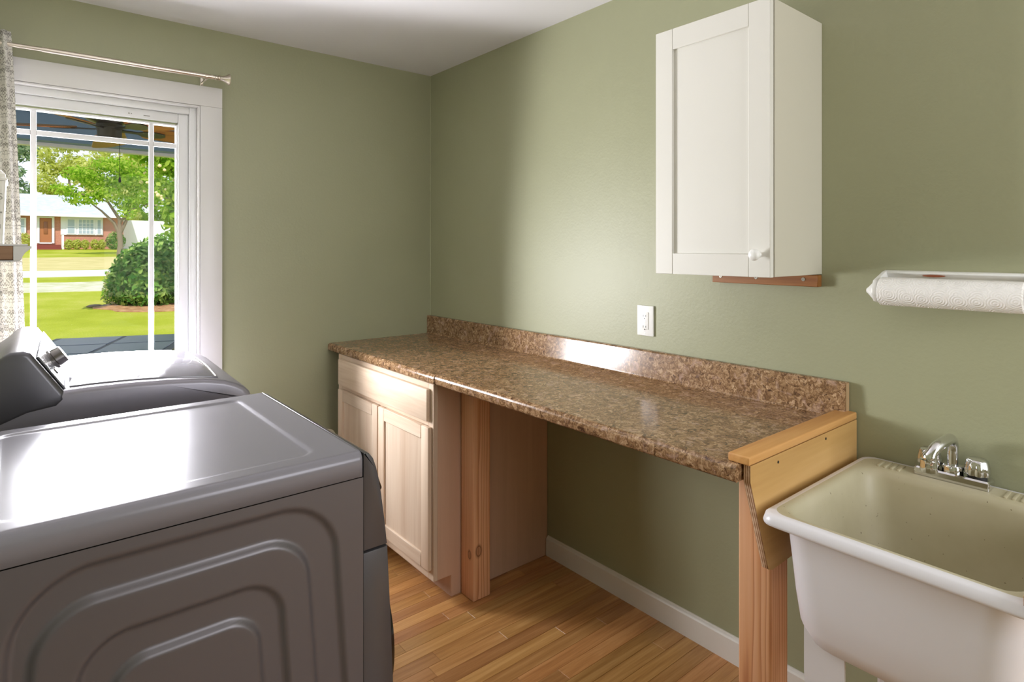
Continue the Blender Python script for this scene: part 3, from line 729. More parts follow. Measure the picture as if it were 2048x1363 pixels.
for px, py in ((.55, 2.16), (-.08, 2.16), (.55, 2.75), (-.08, 2.75)):
    bm = BM(); lathe(bm, [(.0, 0), (.022, 0), (.022, .012), (.012, .014), (.012, .04), (0, .04)], (px, py, 0), 'Z', 16); obj('foot', bm, M_hose, wa)

# ------------------------------------------------------------------ curtain and rod
rod = thing('curtain_rod', 'slim brushed nickel curtain rod with flared finial above the window', 'curtain rod', (.25, 2.973, 2.19))
RY, RZ = 2.973, 2.191
bm = BM(); tube(bm, [(-.20, RY, RZ - .004), (.075, RY, RZ - .001)], .0080, 16); obj('inner_tube', bm, M_nickel, rod)
bm = BM(); tube(bm, [(.072, RY, RZ - .001), (.682, RY, RZ + .002)], .0100, 16); obj('outer_tube', bm, M_nickel, rod)
fin = [(.0075, 0), (.0075, .010), (.0095, .012), (.0095, .016), (.0065, .018), (.0065, .022), (.0098, .024), (.0098, .029), (.0072, .032), (.009, .042), (.014, .056), (.020, .066), (.0215, .070), (.0205, .073), (0, .076)]
fin = [(r * 1.2, h) for r, h in fin]
bm = BM(); lathe(bm, fin, (.682, RY, RZ + .002), 'X', 28); obj('finial', bm, M_nickel, rod)
def bracket(x):
    bm = BM(); box(bm, x - .006, x + .006, WY - .003, WY - .0004, RZ - .045, RZ + .012, .001, 1); br = obj('bracket', bm, M_nickel, rod)
    bm = BM(); box(bm, x - .004, x + .004, RY - .004, WY - .002, RZ - .014, RZ - .008, .001, 1); obj('bracket_arm', bm, M_nickel, br)
    bm = BM(); lathe(bm, [(.0102, -.005), (.0130, -.005), (.0130, .005), (.0102, .005), (.0102, -.005)], (x, RY, RZ), 'X', 20); obj('bracket_ring', bm, M_nickel, br)
    for dz in (-.020, -.034):
        bm = BM(); lathe(bm, [(0, -.0006), (.0028, -.0006), (.0028, .0004), (0, .0004)], (x, WY - .003, RZ + dz), 'Y', 10); obj('bracket_hole', bm, M_black, br)
bracket(.656)

def curtain_mat():
    t = NT('damask_cotton'); tcn = t.n('ShaderNodeTexCoord'); uv = t.n('ShaderNodeUVMap'); sp = t.n('ShaderNodeSeparateXYZ'); t.set(sp.inputs[0], uv.outputs[0])
    px, pz = .085, .14
    def cell(c, p, off):
        a = t.math('ADD', t.math('DIVIDE', c, p), off); return t.math('ABSOLUTE', t.math('SUBTRACT', t.math('FRACT', a), 0.5))
    x = t.math('MULTIPLY', cell(sp.outputs[0], px, 0.35), px); z = t.math('MULTIPLY', t.math('SUBTRACT', t.math('FRACT', t.math('DIVIDE', sp.outputs[1], pz)), 0.5), pz)
    cb = t.n('ShaderNodeCombineXYZ'); t.set(cb.inputs[0], x); t.set(cb.inputs[1], z)
    vo = t.n('ShaderNodeTexVoronoi', voronoi_dimensions='2D'); t.set(vo.inputs['Vector'], cb.outputs[0]); t.set(vo.inputs['Scale'], 44.0)
    n = t.noise(cb.outputs[0], 42, 2, 0.5, 2.0)
    s = t.math('SINE', t.math('ADD', t.math('MULTIPLY', vo.outputs['Distance'], 12.0), t.math('MULTIPLY', n, 9.0)))
    den = t.noise(cb.outputs[0], 17, 1)
    line = t.ramp(t.math('ADD', s, t.math('MULTIPLY', t.math('SUBTRACT', den, 0.5), 3.0)), [(0.42, (0, 0, 0)), (0.75, (1, 1, 1))])
    col = t.mix(line, srgb(226, 223, 216), srgb(158, 154, 147))
    t.P(Base_Color=col, Roughness=0.9, Specular_IOR_Level=0.1)
    tl = t.n('ShaderNodeBsdfTranslucent'); t.set(tl.inputs[0], col); mx = t.n('ShaderNodeMixShader'); t.set(mx.inputs[0], 0.2)
    t.set(mx.inputs[1], t.b.outputs[0]); t.set(mx.inputs[2], tl.outputs[0]); t.t.links.new(mx.outputs[0], t.out.inputs['Surface']); return t.m
def curtain():
    b = BM(); nx, nz = 120, 60; X0 = -.225; V = []
    uvl = b.loops.layers.uv.new('UVMap')
    for j in range(nz + 1):
        z = .06 + (2.238 - .06) * j / nz; tt = (2.238 - z) / 2.2
        xr = -.022 + .055 * min(1, tt * 1.35) ** .8
        row = []
        for i in range(nx + 1):
            s = i / nx; amp = .016 + .012 * tt; ph = s * 2 * PI * 4.2 + .5 * math.sin(3 * tt)
            if abs(z - RZ) < .03: amp *= .8
            row.append((b.verts.new((X0 + (xr - X0) * s, RY + amp * math.sin(ph) * (1 if s < .93 else max(.2, (1 - s) / .07)), z)), s * .62, z))
        V.append(row)
    for j in range(nz):
        for i in range(nx):
            q = (V[j][i], V[j][i + 1], V[j + 1][i + 1], V[j + 1][i]); f = b.faces.new([k[0] for k in q])
            for l, k in zip(f.loops, q): l[uvl].uv = (k[1], k[2])
    return b
cu = obj('curtain', curtain(), curtain_mat(), None, (-.1, RY, .06), 80)
sd = cu.modifiers.new('cloth', 'SOLIDIFY'); sd.thickness = .0012
tag(cu, 'off-white curtain panel with grey damask print left of the window', 'curtain')

# ------------------------------------------------------------------ ledge shelf and canister on the left wall
sh = thing('ledge_shelf', 'white ledge shelf with bare brown wooden end at the left edge', 'shelf', (-.1, 2.3, 1.385))
bm = BM(); box(bm, LX + .001, -.0105, 1.900, 2.62, 1.3862, 1.4195, .001, 1); obj('core_board', bm, wood('bare_brown_board', srgb(166, 132, 104), srgb(150, 116, 90), srgb(128, 96, 72), 'X', 0.7), sh)
bm = BM(); box(bm, LX + .001, .018, 1.8985, 2.62, 1.4198, 1.4245, .001, 1); obj('top_board', bm, M_trim, sh)
bm = BM(); prism(bm, [(-.0100, 1.3845), (.004, 1.3845), (.007, 1.392), (.012, 1.402), (.020, 1.410), (.0255, 1.414), (.0255, 1.4195), (-.0100, 1.4195)], 'Y', 1.8995, 2.62, .0008, 1); obj('crown_moulding', bm, M_trim, sh)
bm = BM(); box(bm, LX + .001, .003, 1.8990, 2.62, 1.3815, 1.3845, .0008, 1); obj('bottom_board', bm, M_trim, sh)
M_tin = plain('cream_enamel', srgb(240, 238, 228), 0.3)
ca = thing('canister', 'cream tin canister with grey lettering on the ledge shelf', 'canister', (-.10, 1.99, 1.425))
bm = BM(); loft(bm, [rrect(-.178, -.0295, 1.912, 2.062, .006, 1.4252), rrect(-.184, -.0240, 1.906, 2.068, .006, 1.578)]); obj('tin_body', bm, M_tin, ca, smooth=30)
bm = BM(); loft(bm, [rrect(-.187, -.0208, 1.903, 2.071, .008, 1.5785), rrect(-.187, -.0208, 1.903, 2.071, .008, 1.5835), rrect(-.184, -.0238, 1.906, 2.068, .008, 1.586), rrect(-.184, -.0245, 1.906, 2.068, .010, 1.594), rrect(-.172, -.0330, 1.918, 2.056, .02, 1.606), rrect(-.155, -.052, 1.935, 2.04, .02, 1.612)]); obj('lid', bm, M_tin, ca, smooth=40)
M_grey = plain('grey_lettering', srgb(168, 166, 156), 0.6)
def letters(txt, x, z, size, yb):
    cv = bpy.data.curves.new('lettering', 'FONT'); cv.body = txt; cv.size = size; cv.align_x = 'RIGHT'; cv.extrude = .0002
    o = bpy.data.objects.new('lettering', cv); C.objects.link(o); dg = bpy.context.evaluated_depsgraph_get(); me = bpy.data.meshes.new_from_object(o.evaluated_get(dg)); bpy.data.objects.remove(o)
    b = BM(); b.from_mesh(me); bmesh.ops.transform(b, matrix=Matrix.Translation((x, yb, z)) @ Matrix.Rotation(PI / 2, 4, 'X'), verts=b.verts); return obj('lettering', b, M_grey, ca, smooth=0)
letters('NS', -.0290, 1.532, .022, 1.9063)
bm = BM(); box(bm, -.10, -.0305, 1.9078, 1.9084, 1.499, 1.503); obj('printed_bar', bm, M_grey, ca, smooth=0)
bm = BM(); box(bm, -.10, -.0335, 1.9092, 1.9098, 1.462, 1.472); obj('printed_bar', bm, M_grey, ca, smooth=0)

# ================================================================== outside the window
def gz(y): return -.4 + .04375 * (y - 5)
M_pceil = plain('porch_ceiling_paint', srgb(190, 198, 208), 0.7)
M_beam = plain('slate_beam_paint', srgb(118, 138, 152), 0.6)
M_gutter = plain('gutter_cream', srgb(226, 220, 204), 0.5)
M_deck = plain('grey_deck', srgb(120, 116, 112), 0.8)
bm = BM()
for i in range(24):
    y0 = WY + TH + .01 + i * .1165; box(bm, -3.2, 4.2, y0, y0 + .1150, 2.46, 2.475, .002, 1)
pc = struct('ceiling_porch', BM(), M_pceil, 'grey painted board ceiling of the porch')
bm.free()
pm = {}
for i in range(24):
    b = BM(); box(b, -3.2, 4.2, 0, .1150, 0, .015, .003, 1)
    if 'me' not in pm:
        me = bpy.data.meshes.new('board'); b.to_mesh(me); me.materials.append(M_pceil); pm['me'] = me
    b.free(); o = mesh_obj('board', pm['me'], M_pceil, pc); o.location = (0, WY + TH + .01 + i * .1165, 2.46)
b = BM(); box(b, -3.4, 4.4, WY + TH, 6.15, 2.48, 2.54); obj('roof_deck', b, M_deck, pc, smooth=0)
b = BM(); box(b, -3.3, 4.3, 5.86, 5.98, 2.247, 2.459, .004, 1); struct('trim_2', b, M_beam, 'slate blue porch beam above the yard view')
b = BM(); prism(b, [(5.985, 2.222), (6.07, 2.222), (6.09, 2.27), (6.09, 2.38), (5.985, 2.38)], 'X', -3.4, 4.4); tag(obj('rain_gutter', b, M_gutter, None, (.5, 6.0, 2.25), 30), 'cream rain gutter along the porch edge', 'gutter')
b = BM(); box(b, -3.3, 4.3, WY + TH, 6.1, -.25, -.12); struct('floor_porch', b, M_deck, 'grey porch floor outside the window')

# ---- ceiling fan
M_bronze = plain('oiled_bronze', srgb(64, 58, 44), 0.4, 0.2)
M_blade = wood('walnut_blade', srgb(166, 104, 42), srgb(142, 84, 30), srgb(108, 60, 20), 'X', 0.45, 0.6)
FX, FY, FZ = .386, 3.95, 2.075
fn = thing('ceiling_fan', 'bronze ceiling fan with brown wooden blades under the porch ceiling', 'fan', (FX, FY, FZ))
b = BM(); lathe(b, [(.0, .384), (.065, .384), (.06, .34), (.02, .325), (.018, .17), (0, .17)], (FX, FY, FZ), 'Z', 28); obj('canopy', b, M_bronze, fn)
b = BM(); lathe(b, [(.0, .19), (.10, .185), (.145, .150), (.150, .095), (.135, .062), (.10, .036), (.06, .02), (0, .015)], (FX, FY, FZ), 'Z', 40); obj('motor_housing', b, M_bronze, fn)
b = BM(); lathe(b, [(.0, .02), (.062, .018), (.064, .0), (.058, -.006), (.058, -.052), (.062, -.056), (.056, -.066), (.0, -.072)], (FX, FY, FZ), 'Z', 32); obj('switch_housing', b, M_bronze, fn)
b = BM(); tube(b, [(FX + .050, FY + .02, FZ - .055), (FX + .050, FY + .02, FZ - .26)], .0014, 6); ch = obj('pull_chain', b, M_black, fn)
b = BM(); lathe(b, [(0, -.295), (.007, -.292), (.0065, -.278), (.002, -.262), (0, -.26)], (FX + .050, FY + .02, FZ), 'Z', 12); obj('chain_pull', b, M_black, ch)
def blade(ang):
    pitch = math.radians(-13); Rz = Matrix.Rotation(ang, 4, 'Z'); T = Matrix.Translation((FX, FY, FZ - .002)) @ Rz @ Matrix.Rotation(pitch, 4, 'X')
    out = []
    n = 10
    for i in range(n + 1):
        a = -PI / 2 + PI * i / n; out.append((.61 + .10 * math.cos(a), .100 * math.sin(a)))
    for i in range(n + 1):
        a = PI / 2 + PI * i / n; out.append((.21 + .05 * math.cos(a), .075 * math.sin(a)))
    b = BM(); prism(b, out, 'Z', -.003, .003, .001, 1); bmesh.ops.transform(b, matrix=T, verts=b.verts); bl = obj('blade', b, M_blade, fn)
    arm_ = [(.05, -.014), (.14, -.012), (.17, -.034), (.22, -.042), (.27, -.030), (.285, 0), (.27, .030), (.22, .042), (.17, .034), (.14, .012), (.05, .014)]
    b = BM(); prism(b, arm_, 'Z', -.0095, -.0032, .001, 1); bmesh.ops.transform(b, matrix=T, verts=b.verts); obj('blade_iron', b, M_bronze, bl)
for k in range(5): blade(math.radians(84 + 72 * k))

# ---- patio table
M_slate = plain('slate_tile', srgb(96, 104, 122), 0.35, bump=(40, 0.1))
M_tframe = plain('dark_bronze_frame', srgb(52, 46, 44), 0.5, 0.3)
pt = thing('patio_table', 'dark slate tiled patio table on the porch below the window', 'table', (.40, 4.78, -.12), math.radians(-20.4 + 0))
pt['_b'] = (0, 0, 0); TB = Vector((.63, 5.40, .75)); 
# local frame: x along the far edge, y away from the house; origin at the far seam
pt.location = (TB.x, TB.y, 0); tzp = TB.z
for i in range(2):
    for j in range(4):
        b = BM(); box(b, -.405 + i * .42, -.015 + i * .42 + .0, -.40 - j * .40 + .012, -.012 - j * .40, tzp - .02, tzp, .003, 1); obj('tile', b, M_slate, pt)
b = BM(); frame4_y = None
box(b, -.455, .455, -.012, .030, tzp - .035, tzp - .004, .004, 1); box(b, -.455, .455, -1.64, -1.598, tzp - .035, tzp - .004, .004, 1)
box(b, -.455, -.405, -1.598, -.012, tzp - .035, tzp - .004, .004, 1); box(b, .405, .455, -1.598, -.012, tzp - .035, tzp - .004, .004, 1)
box(b, -.015, .015, -1.598, -.012, tzp - .035, tzp - .006); 
for j in range(1, 4): box(b, -.405, .405, -.40 * j - .006, -.40 * j + .006, tzp - .035, tzp - .006)
obj('table_frame', b, M_tframe, pt)
for x in (-.42, .42):
    for y in (-1.58, -.03):
        b = BM(); tube(b, [(x, y, tzp - .03), (x * 1.02, y, .3), (x * 1.05, y, -.12)], [.024, .02, .018], 10); obj('leg', b, M_tframe, pt)

# ---- ground
def grass_mat():
    t = NT('lawn'); v = t.coords(); n = t.noise(v, .5, 4, 0.6); n2 = t.noise(v, 30, 3, 0.7)
    c = t.ramp(t.math('ADD', t.math('MULTIPLY', n, .7), t.math('MULTIPLY', n2, .3)), [(0.32, srgb(142, 150, 32)), (0.5, srgb(164, 170, 50)), (0.68, srgb(190, 182, 92))])
    t.P(Base_Color=c, Roughness=0.9, Specular_IOR_Level=0.1); t.bump(n2, 0.5, 0.05); return t.m
def dry_mat(name, a, b2, sc):
    t = NT(name); v = t.coords(); n = t.noise(v, sc, 4, 0.65); t.P(Base_Color=t.ramp(n, [(0.3, a), (0.7, b2)]), Roughness=0.95, Specular_IOR_Level=0.1); t.bump(t.noise(v, 25, 3), 0.3, 0.03); return t.m
def strip(name, y0, y1, mat, label, cat, dz, wob=0.0, x0=-40, x1=60, seed=0):
    rnd = random.Random(seed); b = BM(); N = 90; A = []; B = []; A2 = []; B2 = []
    for i in range(N + 1):
        x = x0 + (x1 - x0) * (i / N); w1 = wob * math.sin(x * 1.3 + seed) + wob * .5 * math.sin(x * 3.1 + seed * 2); w2_ = wob * math.sin(x * .9 + 2 + seed) + wob * .5 * math.sin(x * 2.7 + seed)
        A.append(b.verts.new((x, y0 + w1, gz(y0 + w1) + dz))); B.append(b.verts.new((x, y1 + w2_, gz(y1 + w2_) + dz)))
        A2.append(b.verts.new((x, y0 + w1 - .05, gz(y0) - .15))); B2.append(b.verts.new((x, y1 + w2_ + .05, gz(y1) - .15)))
    for i in range(N):
        b.faces.new((A[i], A[i + 1], B[i + 1], B[i])); b.faces.new((A2[i], A2[i + 1], A[i + 1], A[i])); b.faces.new((B[i], B[i + 1], B2[i + 1], B2[i]))
    o = obj(name, b, mat, None, (0, (y0 + y1) / 2, gz((y0 + y1) / 2)), 0); return tag(o, label, None, kind='structure')
b = BM(); vs = [b.verts.new(p) for p in ((-60, 6.1, gz(6.1)), (80, 6.1, gz(6.1)), (80, 120, gz(60)), (-60, 120, gz(60)))]
m1 = b.verts.new((80, 46, gz(46))); m0 = b.verts.new((-60, 46, gz(46))); vs[2].co.z = vs[3].co.z = gz(46)
b.faces.new((vs[0], vs[1], m1, m0)); b.faces.new((m0, m1, vs[2], vs[3]))
tag(obj('lawn', b, grass_mat(), None, (0, 6.1, gz(6.1)), 0), 'bright green lawn sloping up from the porch', kind='structure')
M_road = dry_mat('pale_concrete', srgb(196, 192, 182), srgb(210, 208, 200), 1.2)
M_grav = dry_mat('pale_dusty_gravel', srgb(176, 174, 128), srgb(214, 208, 186), 1.6)
M_straw = dry_mat('straw_lawn', srgb(186, 172, 110), srgb(206, 190, 134), 0.9)
strip('gravel_drive', 19.9, 22.9, M_grav, 'pale dusty gravel strip across the yard', 'gravel', .015, .22, seed=1)
strip('road', 24.9, 27.7, M_road, 'pale concrete road in front of the brick house', 'road', .02, .03, seed=2)
strip('straw_bank', 28.2, 36.5, M_straw, 'dry straw coloured grass bank below the brick house', 'grass', .012, .2, seed=3)
b = BM(); N = 40; cx, cy = 2.62, 15.95
ring = [(cx + (1.25 + .12 * math.sin(3 * a) + .08 * math.sin(7 * a)) * math.cos(a), cy + 1.0 * math.sin(a)) for a in [2 * PI * i / N for i in range(N)]]
loft(b, [[(x, y, gz(y) - .05) for x, y in ring], [(x, y, gz(y) + .02) for x, y in ring], [(cx + (x - cx) * .4, cy + (y - cy) * .4, gz(y) + .08) for x, y in ring]], False, True)
tag(obj('mulch_bed', b, dry_mat('red_mulch', srgb(150, 106, 74), srgb(198, 158, 118), 6), None, (cx, cy, gz(cy))), 'reddish mulch bed under the round bush', 'mulch')
# a few flat edging stones
M_stone = plain('grey_brown_stone', srgb(130, 112, 96), 0.8, bump=(14, 0.4, .02))
for k, (x, y, w_) in enumerate(((1.33, 16.4, .16), (1.55, 16.3, .13), (1.72, 16.1, .1))):
    b = BM(); bmesh.ops.create_icosphere(b, subdivisions=2, radius=1.0)
    for v in b.verts: v.co = Vector((x + v.co.x * w_ * (1 + .15 * math.sin(5 * v.co.y + k)), y + v.co.y * .09, gz(y) + .02 + v.co.z * .045))
    tag(obj('edging_stone', b, M_stone, None, (x, y, gz(y))), ['largest flat stone on the lawn left of the round bush', 'middle flat stone on the lawn left of the round bush', 'smallest flat stone touching the round bush'][k], 'stone', 'edging stones by the bush')

# ---- foliage
def leaf_mat(name, c1, c2, c3, tr=0.4):
    t = NT(name); v = t.coords(); n = t.noise(v, 2.2, 2); gi = t.n('ShaderNodeNewGeometry')
    f = t.math('ADD', t.math('MULTIPLY', gi.outputs['Random Per Island'], .6), t.math('MULTIPLY', n, .4))
    c = t.ramp(f, [(0.2, c1), (0.5, c2), (0.8, c3)]); df = t.n('ShaderNodeBsdfDiffuse'); tl = t.n('ShaderNodeBsdfTranslucent'); mx = t.n('ShaderNodeMixShader')
    t.set(df.inputs[0], c); t.set(tl.inputs[0], c); t.set(mx.inputs[0], tr); t.set(mx.inputs[1], df.outputs[0]); t.set(mx.inputs[2], tl.outputs[0])
    t.t.links.new(mx.outputs[0], t.out.inputs['Surface']); return t.m
def leaves(name, blobs, n, size, mat, parent, seed, shell=0.55, asp=.5, droop=0.0):
    rnd = random.Random(seed); vs = []; fs = []
    off = Vector(root_of(parent)['_b']); wts = [bx[3] * bx[4] * bx[5] for bx in blobs]; tot = sum(wts)
    for bl, wt in zip(blobs, wts):
        for _ in range(max(3, int(n * wt / tot))):
            d = Vector((rnd.gauss(0, 1), rnd.gauss(0, 1), rnd.gauss(0, 1))).normalized(); r = shell + (1 - shell) * rnd.random() ** .6
            p = Vector((bl[0] + d.x * bl[3] * r, bl[1] + d.y * bl[4] * r, bl[2] + d.z * bl[5] * r)) - off
            nn = (d + Vector((rnd.gauss(0, .6), rnd.gauss(0, .6), rnd.gauss(0, .6) + .3))).normalized(); u = nn.orthogonal().normalized(); u = (Matrix.Rotation(rnd.random() * 6.28, 3, nn) @ u)
            if droop: u = (u + Vector((0, 0, -droop))).normalized(); 
            w_ = nn.cross(u).normalized(); s = size * rnd.uniform(.6, 1.3); k = len(vs)
            vs += [p - u * s, p + w_ * s * asp + nn * s * .12, p + u * s, p - w_ * s * asp + nn * s * .12]; fs += [(k, k + 1, k + 2), (k, k + 2, k + 3)]
    me = bpy.data.meshes.new(name); me.from_pydata([tuple(v) for v in vs], [], fs); me.update()
    o = mesh_obj(name, me, mat, parent); o['kind'] = 'stuff'; return o
L_dark = leaf_mat('dark_green_leaf', srgb(60, 108, 40), srgb(112, 156, 70), srgb(176, 202, 112), .3)
L_mid = leaf_mat('fresh_green_leaf', srgb(116, 164, 38), srgb(160, 196, 62), srgb(204, 220, 104), .55)
L_yel = leaf_mat('yellow_green_leaf', srgb(180, 192, 80), srgb(210, 214, 116), srgb(230, 230, 156), .55)
L_grey = leaf_mat('grey_green_leaf', srgb(110, 140, 100), srgb(146, 172, 130), srgb(186, 200, 160), .4)
M_bark = plain('grey_bark', srgb(132, 118, 100), 0.9, bump=(20, 0.4, .02))
def rb(rnd, n, c, spread, r0, r1):
    return [(c[0] + rnd.uniform(-1, 1) * spread[0], c[1] + rnd.uniform(-1, 1) * spread[1], c[2] + rnd.uniform(-1, 1) * spread[2], *([rnd.uniform(r0, r1)] * 2), rnd.uniform(r0, r1) * .75) for _ in range(n)]
rnd = random.Random(3)
bu = thing('round_bush', 'dense dark green rounded bush on the mulch bed', 'bush', (2.35, 16.1, gz(16.1)))
bl = [(2.30, 16.1, .80, .72, .7, .78), (2.75, 16.2, .95, .6, .6, .85), (2.05, 16.1, .62, .50, .5, .58), (2.5, 16.1, 1.25, .48, .5, .45), (2.85, 16.0, .55, .55, .5, .55), (2.35, 15.9, .45, .6, .5, .42)]
leaves('foliage', bl, 8000, .075, L_dark, bu, 5, .55)
b = BM()
for k in range(5): tube(b, [(2.35 + .05 * k, 16.1, gz(16.1)), (2.2 + .15 * k, 16.1, .6), (2.05 + .22 * k, 16.1, 1.1)], [.03, .02, .008], 6)
obj('stems', b, M_bark, bu)
ls = thing('azalea', 'light green flowering shrub at the left of the round bush', 'shrub', (1.78, 16.6, gz(16.6)))
leaves('foliage', [(1.80, 16.6, .62, .30, .3, .45), (1.68, 16.6, .35, .22, .25, .3), (1.95, 16.6, .95, .25, .25, .28)], 1500, .05, leaf_mat('azalea_leaf', srgb(110, 160, 50), srgb(160, 186, 90), srgb(214, 196, 150), .4), ls, 8)
b = BM(); tube(b, [(1.8, 16.6, gz(16.6)), (1.78, 16.6, .6)], [.02, .008], 6); obj('stem', b, M_bark, ls)

def tree(name, label, base, trunk, branches, blobs, n, size, mat, seed, droop=0, group=None, extra=None):
    t = thing(name, label, 'tree', base, group=group)
    b = BM(); tube(b, trunk[0], trunk[1], 10); tk = obj('trunk', b, M_bark, t)
    if branches:
        b = BM()
        for p, r in branches: tube(b, p, r, 7)
        obj('branches', b, M_bark, tk)
    leaves('foliage', blobs, n, size, mat, t, seed, .35, .5, droop)
    if extra: extra(t)
    return t
bz = gz(38.4)
tb = [(4.23, 38.4, bz), (4.25, 38.4, 1.7), (4.2, 38.4, 2.3)]
br = [([(4.2, 38.4, 2.2), (3.95, 38.4, 2.8), (3.4, 38.3, 3.4), (2.8, 38.3, 3.9)], [.10, .08, .05, .02]), ([(4.2, 38.4, 2.2), (4.2, 38.4, 3.0), (3.7, 38.5, 3.9), (3.4, 38.5, 4.5)], [.11, .09, .06, .02]),
      ([(4.22, 38.4, 2.2), (4.5, 38.4, 2.9), (4.65, 38.4, 3.5), (5.3, 38.4, 4.2)], [.10, .08, .06, .02]), ([(4.2, 38.4, 2.8), (4.7, 38.2, 3.5), (5.6, 38.2, 3.9)], [.07, .05, .02]),
      ([(3.7, 38.5, 3.9), (3.2, 38.2, 4.1), (2.2, 38.0, 4.3)], [.05, .04, .015])]
blobs = [(2.6, 38.2, 4.0, .9, .8, .38), (3.6, 38.0, 4.3, .8, .8, .45), (4.6, 38.3, 3.9, .85, .8, .5), (5.4, 38.2, 4.3, .9, .8, .5), (3.2, 38.5, 5.0, 1.0, .9, .5), (4.4, 38.2, 5.0, 1.0, .9, .55), (1.8, 38.2, 4.4, .7, .7, .35), (5.2, 38.2, 5.3, 1.0, .9, .55), (4.5, 37.8, 3.3, .5, .5, .35), (4.0, 38.2, 5.8, 1.2, 1, .5), (2.4, 38.2, 5.3, .8, .8, .4)]
tree('mimosa_tree', 'small spreading tree with forked trunk on the bank before the brick house', (4.23, 38.4, bz), (tb, [.17, .13, .13]), br, blobs, 4200, .11, L_mid, 11, .3)

# nearer tree: its trunk stands right of the window, boughs reach into view
def flowers(t):
    rnd = random.Random(4); b = BM()
    for _ in range(60):
        x = rnd.uniform(1.9, 3.2); z = rnd.uniform(2.3, 3.9); y = 13.8 + rnd.uniform(-.4, .4)
        bmesh.ops.create_icosphere(b, subdivisions=1, radius=rnd.uniform(.025, .045), matrix=Matrix.Translation((x, y, z)))
    o = obj('blossoms', b, plain('cream_blossom', srgb(236, 216, 160), 0.8), t); o['kind'] = 'stuff'
tb = [(3.9, 14.0, gz(14)), (3.8, 14.0, 1.5), (3.6, 14.0, 3.0)]
br = [([(3.8, 14, 1.8), (3.2, 14, 2.3), (2.3, 13.9, 2.45)], [.06, .035, .008]), ([(3.6, 14, 2.9), (2.8, 14, 3.4), (1.8, 13.9, 3.5), (1.1, 13.9, 3.55)], [.06, .04, .02, .008]), ([(3.7, 14, 2.2), (2.9, 14, 2.9), (2.2, 14, 3.1)], [.05, .03, .008])]
blobs = [(2.85, 14, 2.5, .55, .5, .35), (2.5, 13.9, 3.2, .55, .5, .32), (3.1, 14, 3.2, .6, .6, .5), (2.7, 14, 1.95, .45, .4, .45), (2.0, 13.9, 3.35, .40, .4, .22), (1.45, 13.9, 3.62, .42, .4, .14), (3.0, 14, 1.5, .45, .4, .35), (.75, 13.9, 3.72, .4, .4, .12), (.25, 13.9, 3.55, .3, .3, .2), (2.05, 13.9, 2.75, .22, .2, .16), (2.6, 14, 2.2, .35, .3, .3)]
tree('leafy_tree', 'near tree whose bright green boughs hang in at the right of the window', (3.9, 14, gz(14)), (tb, [.13, .11, .09]), br, blobs, 5200, .085, L_mid, 21, .7, extra=flowers)

far = [(-1.2, 60, 9.0, L_grey, 'greyish green tree behind the left end of the brick house roof'), (3.4, 66, 10.2, L_yel, 'tall yellow green tree rising above the brick house roof'), (5.4, 57, 8.2, L_yel, 'yellow green tree behind the small forked tree'), (9.2, 62, 9.0, L_mid, 'fresh green tree behind the white outbuilding'), (12.6, 55, 9.0, L_mid, 'tall fresh green tree right of the white outbuilding')]
for k, (x, y, h, mat, lab) in enumerate(far):
    rnd = random.Random(40 + k); bz2 = gz(46); wd_ = 1.7
    blobs = [(x + rnd.uniform(-wd_, wd_), y + rnd.uniform(-1, 1), bz2 + h * rnd.uniform(.25, .92), rnd.uniform(.7, 1.2), rnd.uniform(.8, 1.2), rnd.uniform(.6, 1.1)) for _ in range(20)]
    tree('background_tree', lab, (x, y, bz2), ([(x, y, bz2), (x + .2, y, bz2 + h * .4), (x, y, bz2 + h * .7)], [.22, .16, .05]), None, blobs, 5200, .19, mat, 50 + k, 0.1, 'trees behind the brick house')

# ---- brick house
HY = 46.0; hz = 1.40
M_brick = dry_mat('red_brick', srgb(192, 134, 112), srgb(208, 152, 130), 12)
M_hwhite = plain('white_siding', srgb(238, 238, 240), 0.6)
M_hroof = dry_mat('pale_shingle', srgb(176, 182, 190), srgb(200, 206, 214), 3)
M_hdoor = plain('wooden_door', srgb(176, 112, 70), 0.5, bump=(6, 0.2))
M_hglass = plain('house_pane', srgb(176, 190, 200), 0.15)
hs = thing('brick_house', 'low red brick house with white trim and orange wooden door across the road', 'house', (2.5, 48, hz))
b = BM(); box(b, -6, 5.25, HY + .02, HY + 6, hz - .3, 3.40); obj('wall', b, M_brick, hs, smooth=0)
b = BM(); prism(b, [(HY - .55, 3.42), (HY - .55, 3.52), (HY + 3, 4.9), (HY + 6.5, 3.52), (HY + 6.5, 3.42)], 'X', -6.4, 5.6); rf = obj('roof', b, M_hroof, hs, smooth=0)
b = BM(); box(b, -6.4, 5.6, HY - .58, HY - .55, 3.36, 3.52); obj('fascia', b, M_hwhite, rf, smooth=0)
b = BM(); box(b, 1.0, 1.55, HY - .06, HY + .02, 1.80, 3.26); dd = obj('door', b, M_hdoor, hs)
b = BM(); box(b, 1.18, 1.37, HY - .08, HY - .06, 2.3, 3.05, .02, 2); obj('door_light', b, plain('door_light', srgb(150, 96, 66), .3), dd)
b = BM()
box(b, .86, .98, HY - .09, HY + .02, 1.74, 3.36); box(b, 1.57, 1.69, HY - .09, HY + .02, 1.74, 3.36); box(b, .98, 1.57, HY - .09, HY + .02, 3.27, 3.36); box(b, .98, 1.57, HY - .09, HY + .02, 1.72, 1.79); obj('door_trim', b, M_hwhite, dd)
b = BM(); box(b, 2.0, 4.15, HY - .05, HY + .02, 2.26, 3.40); obj('siding_panel', b, M_hwhite, hs, smooth=0)
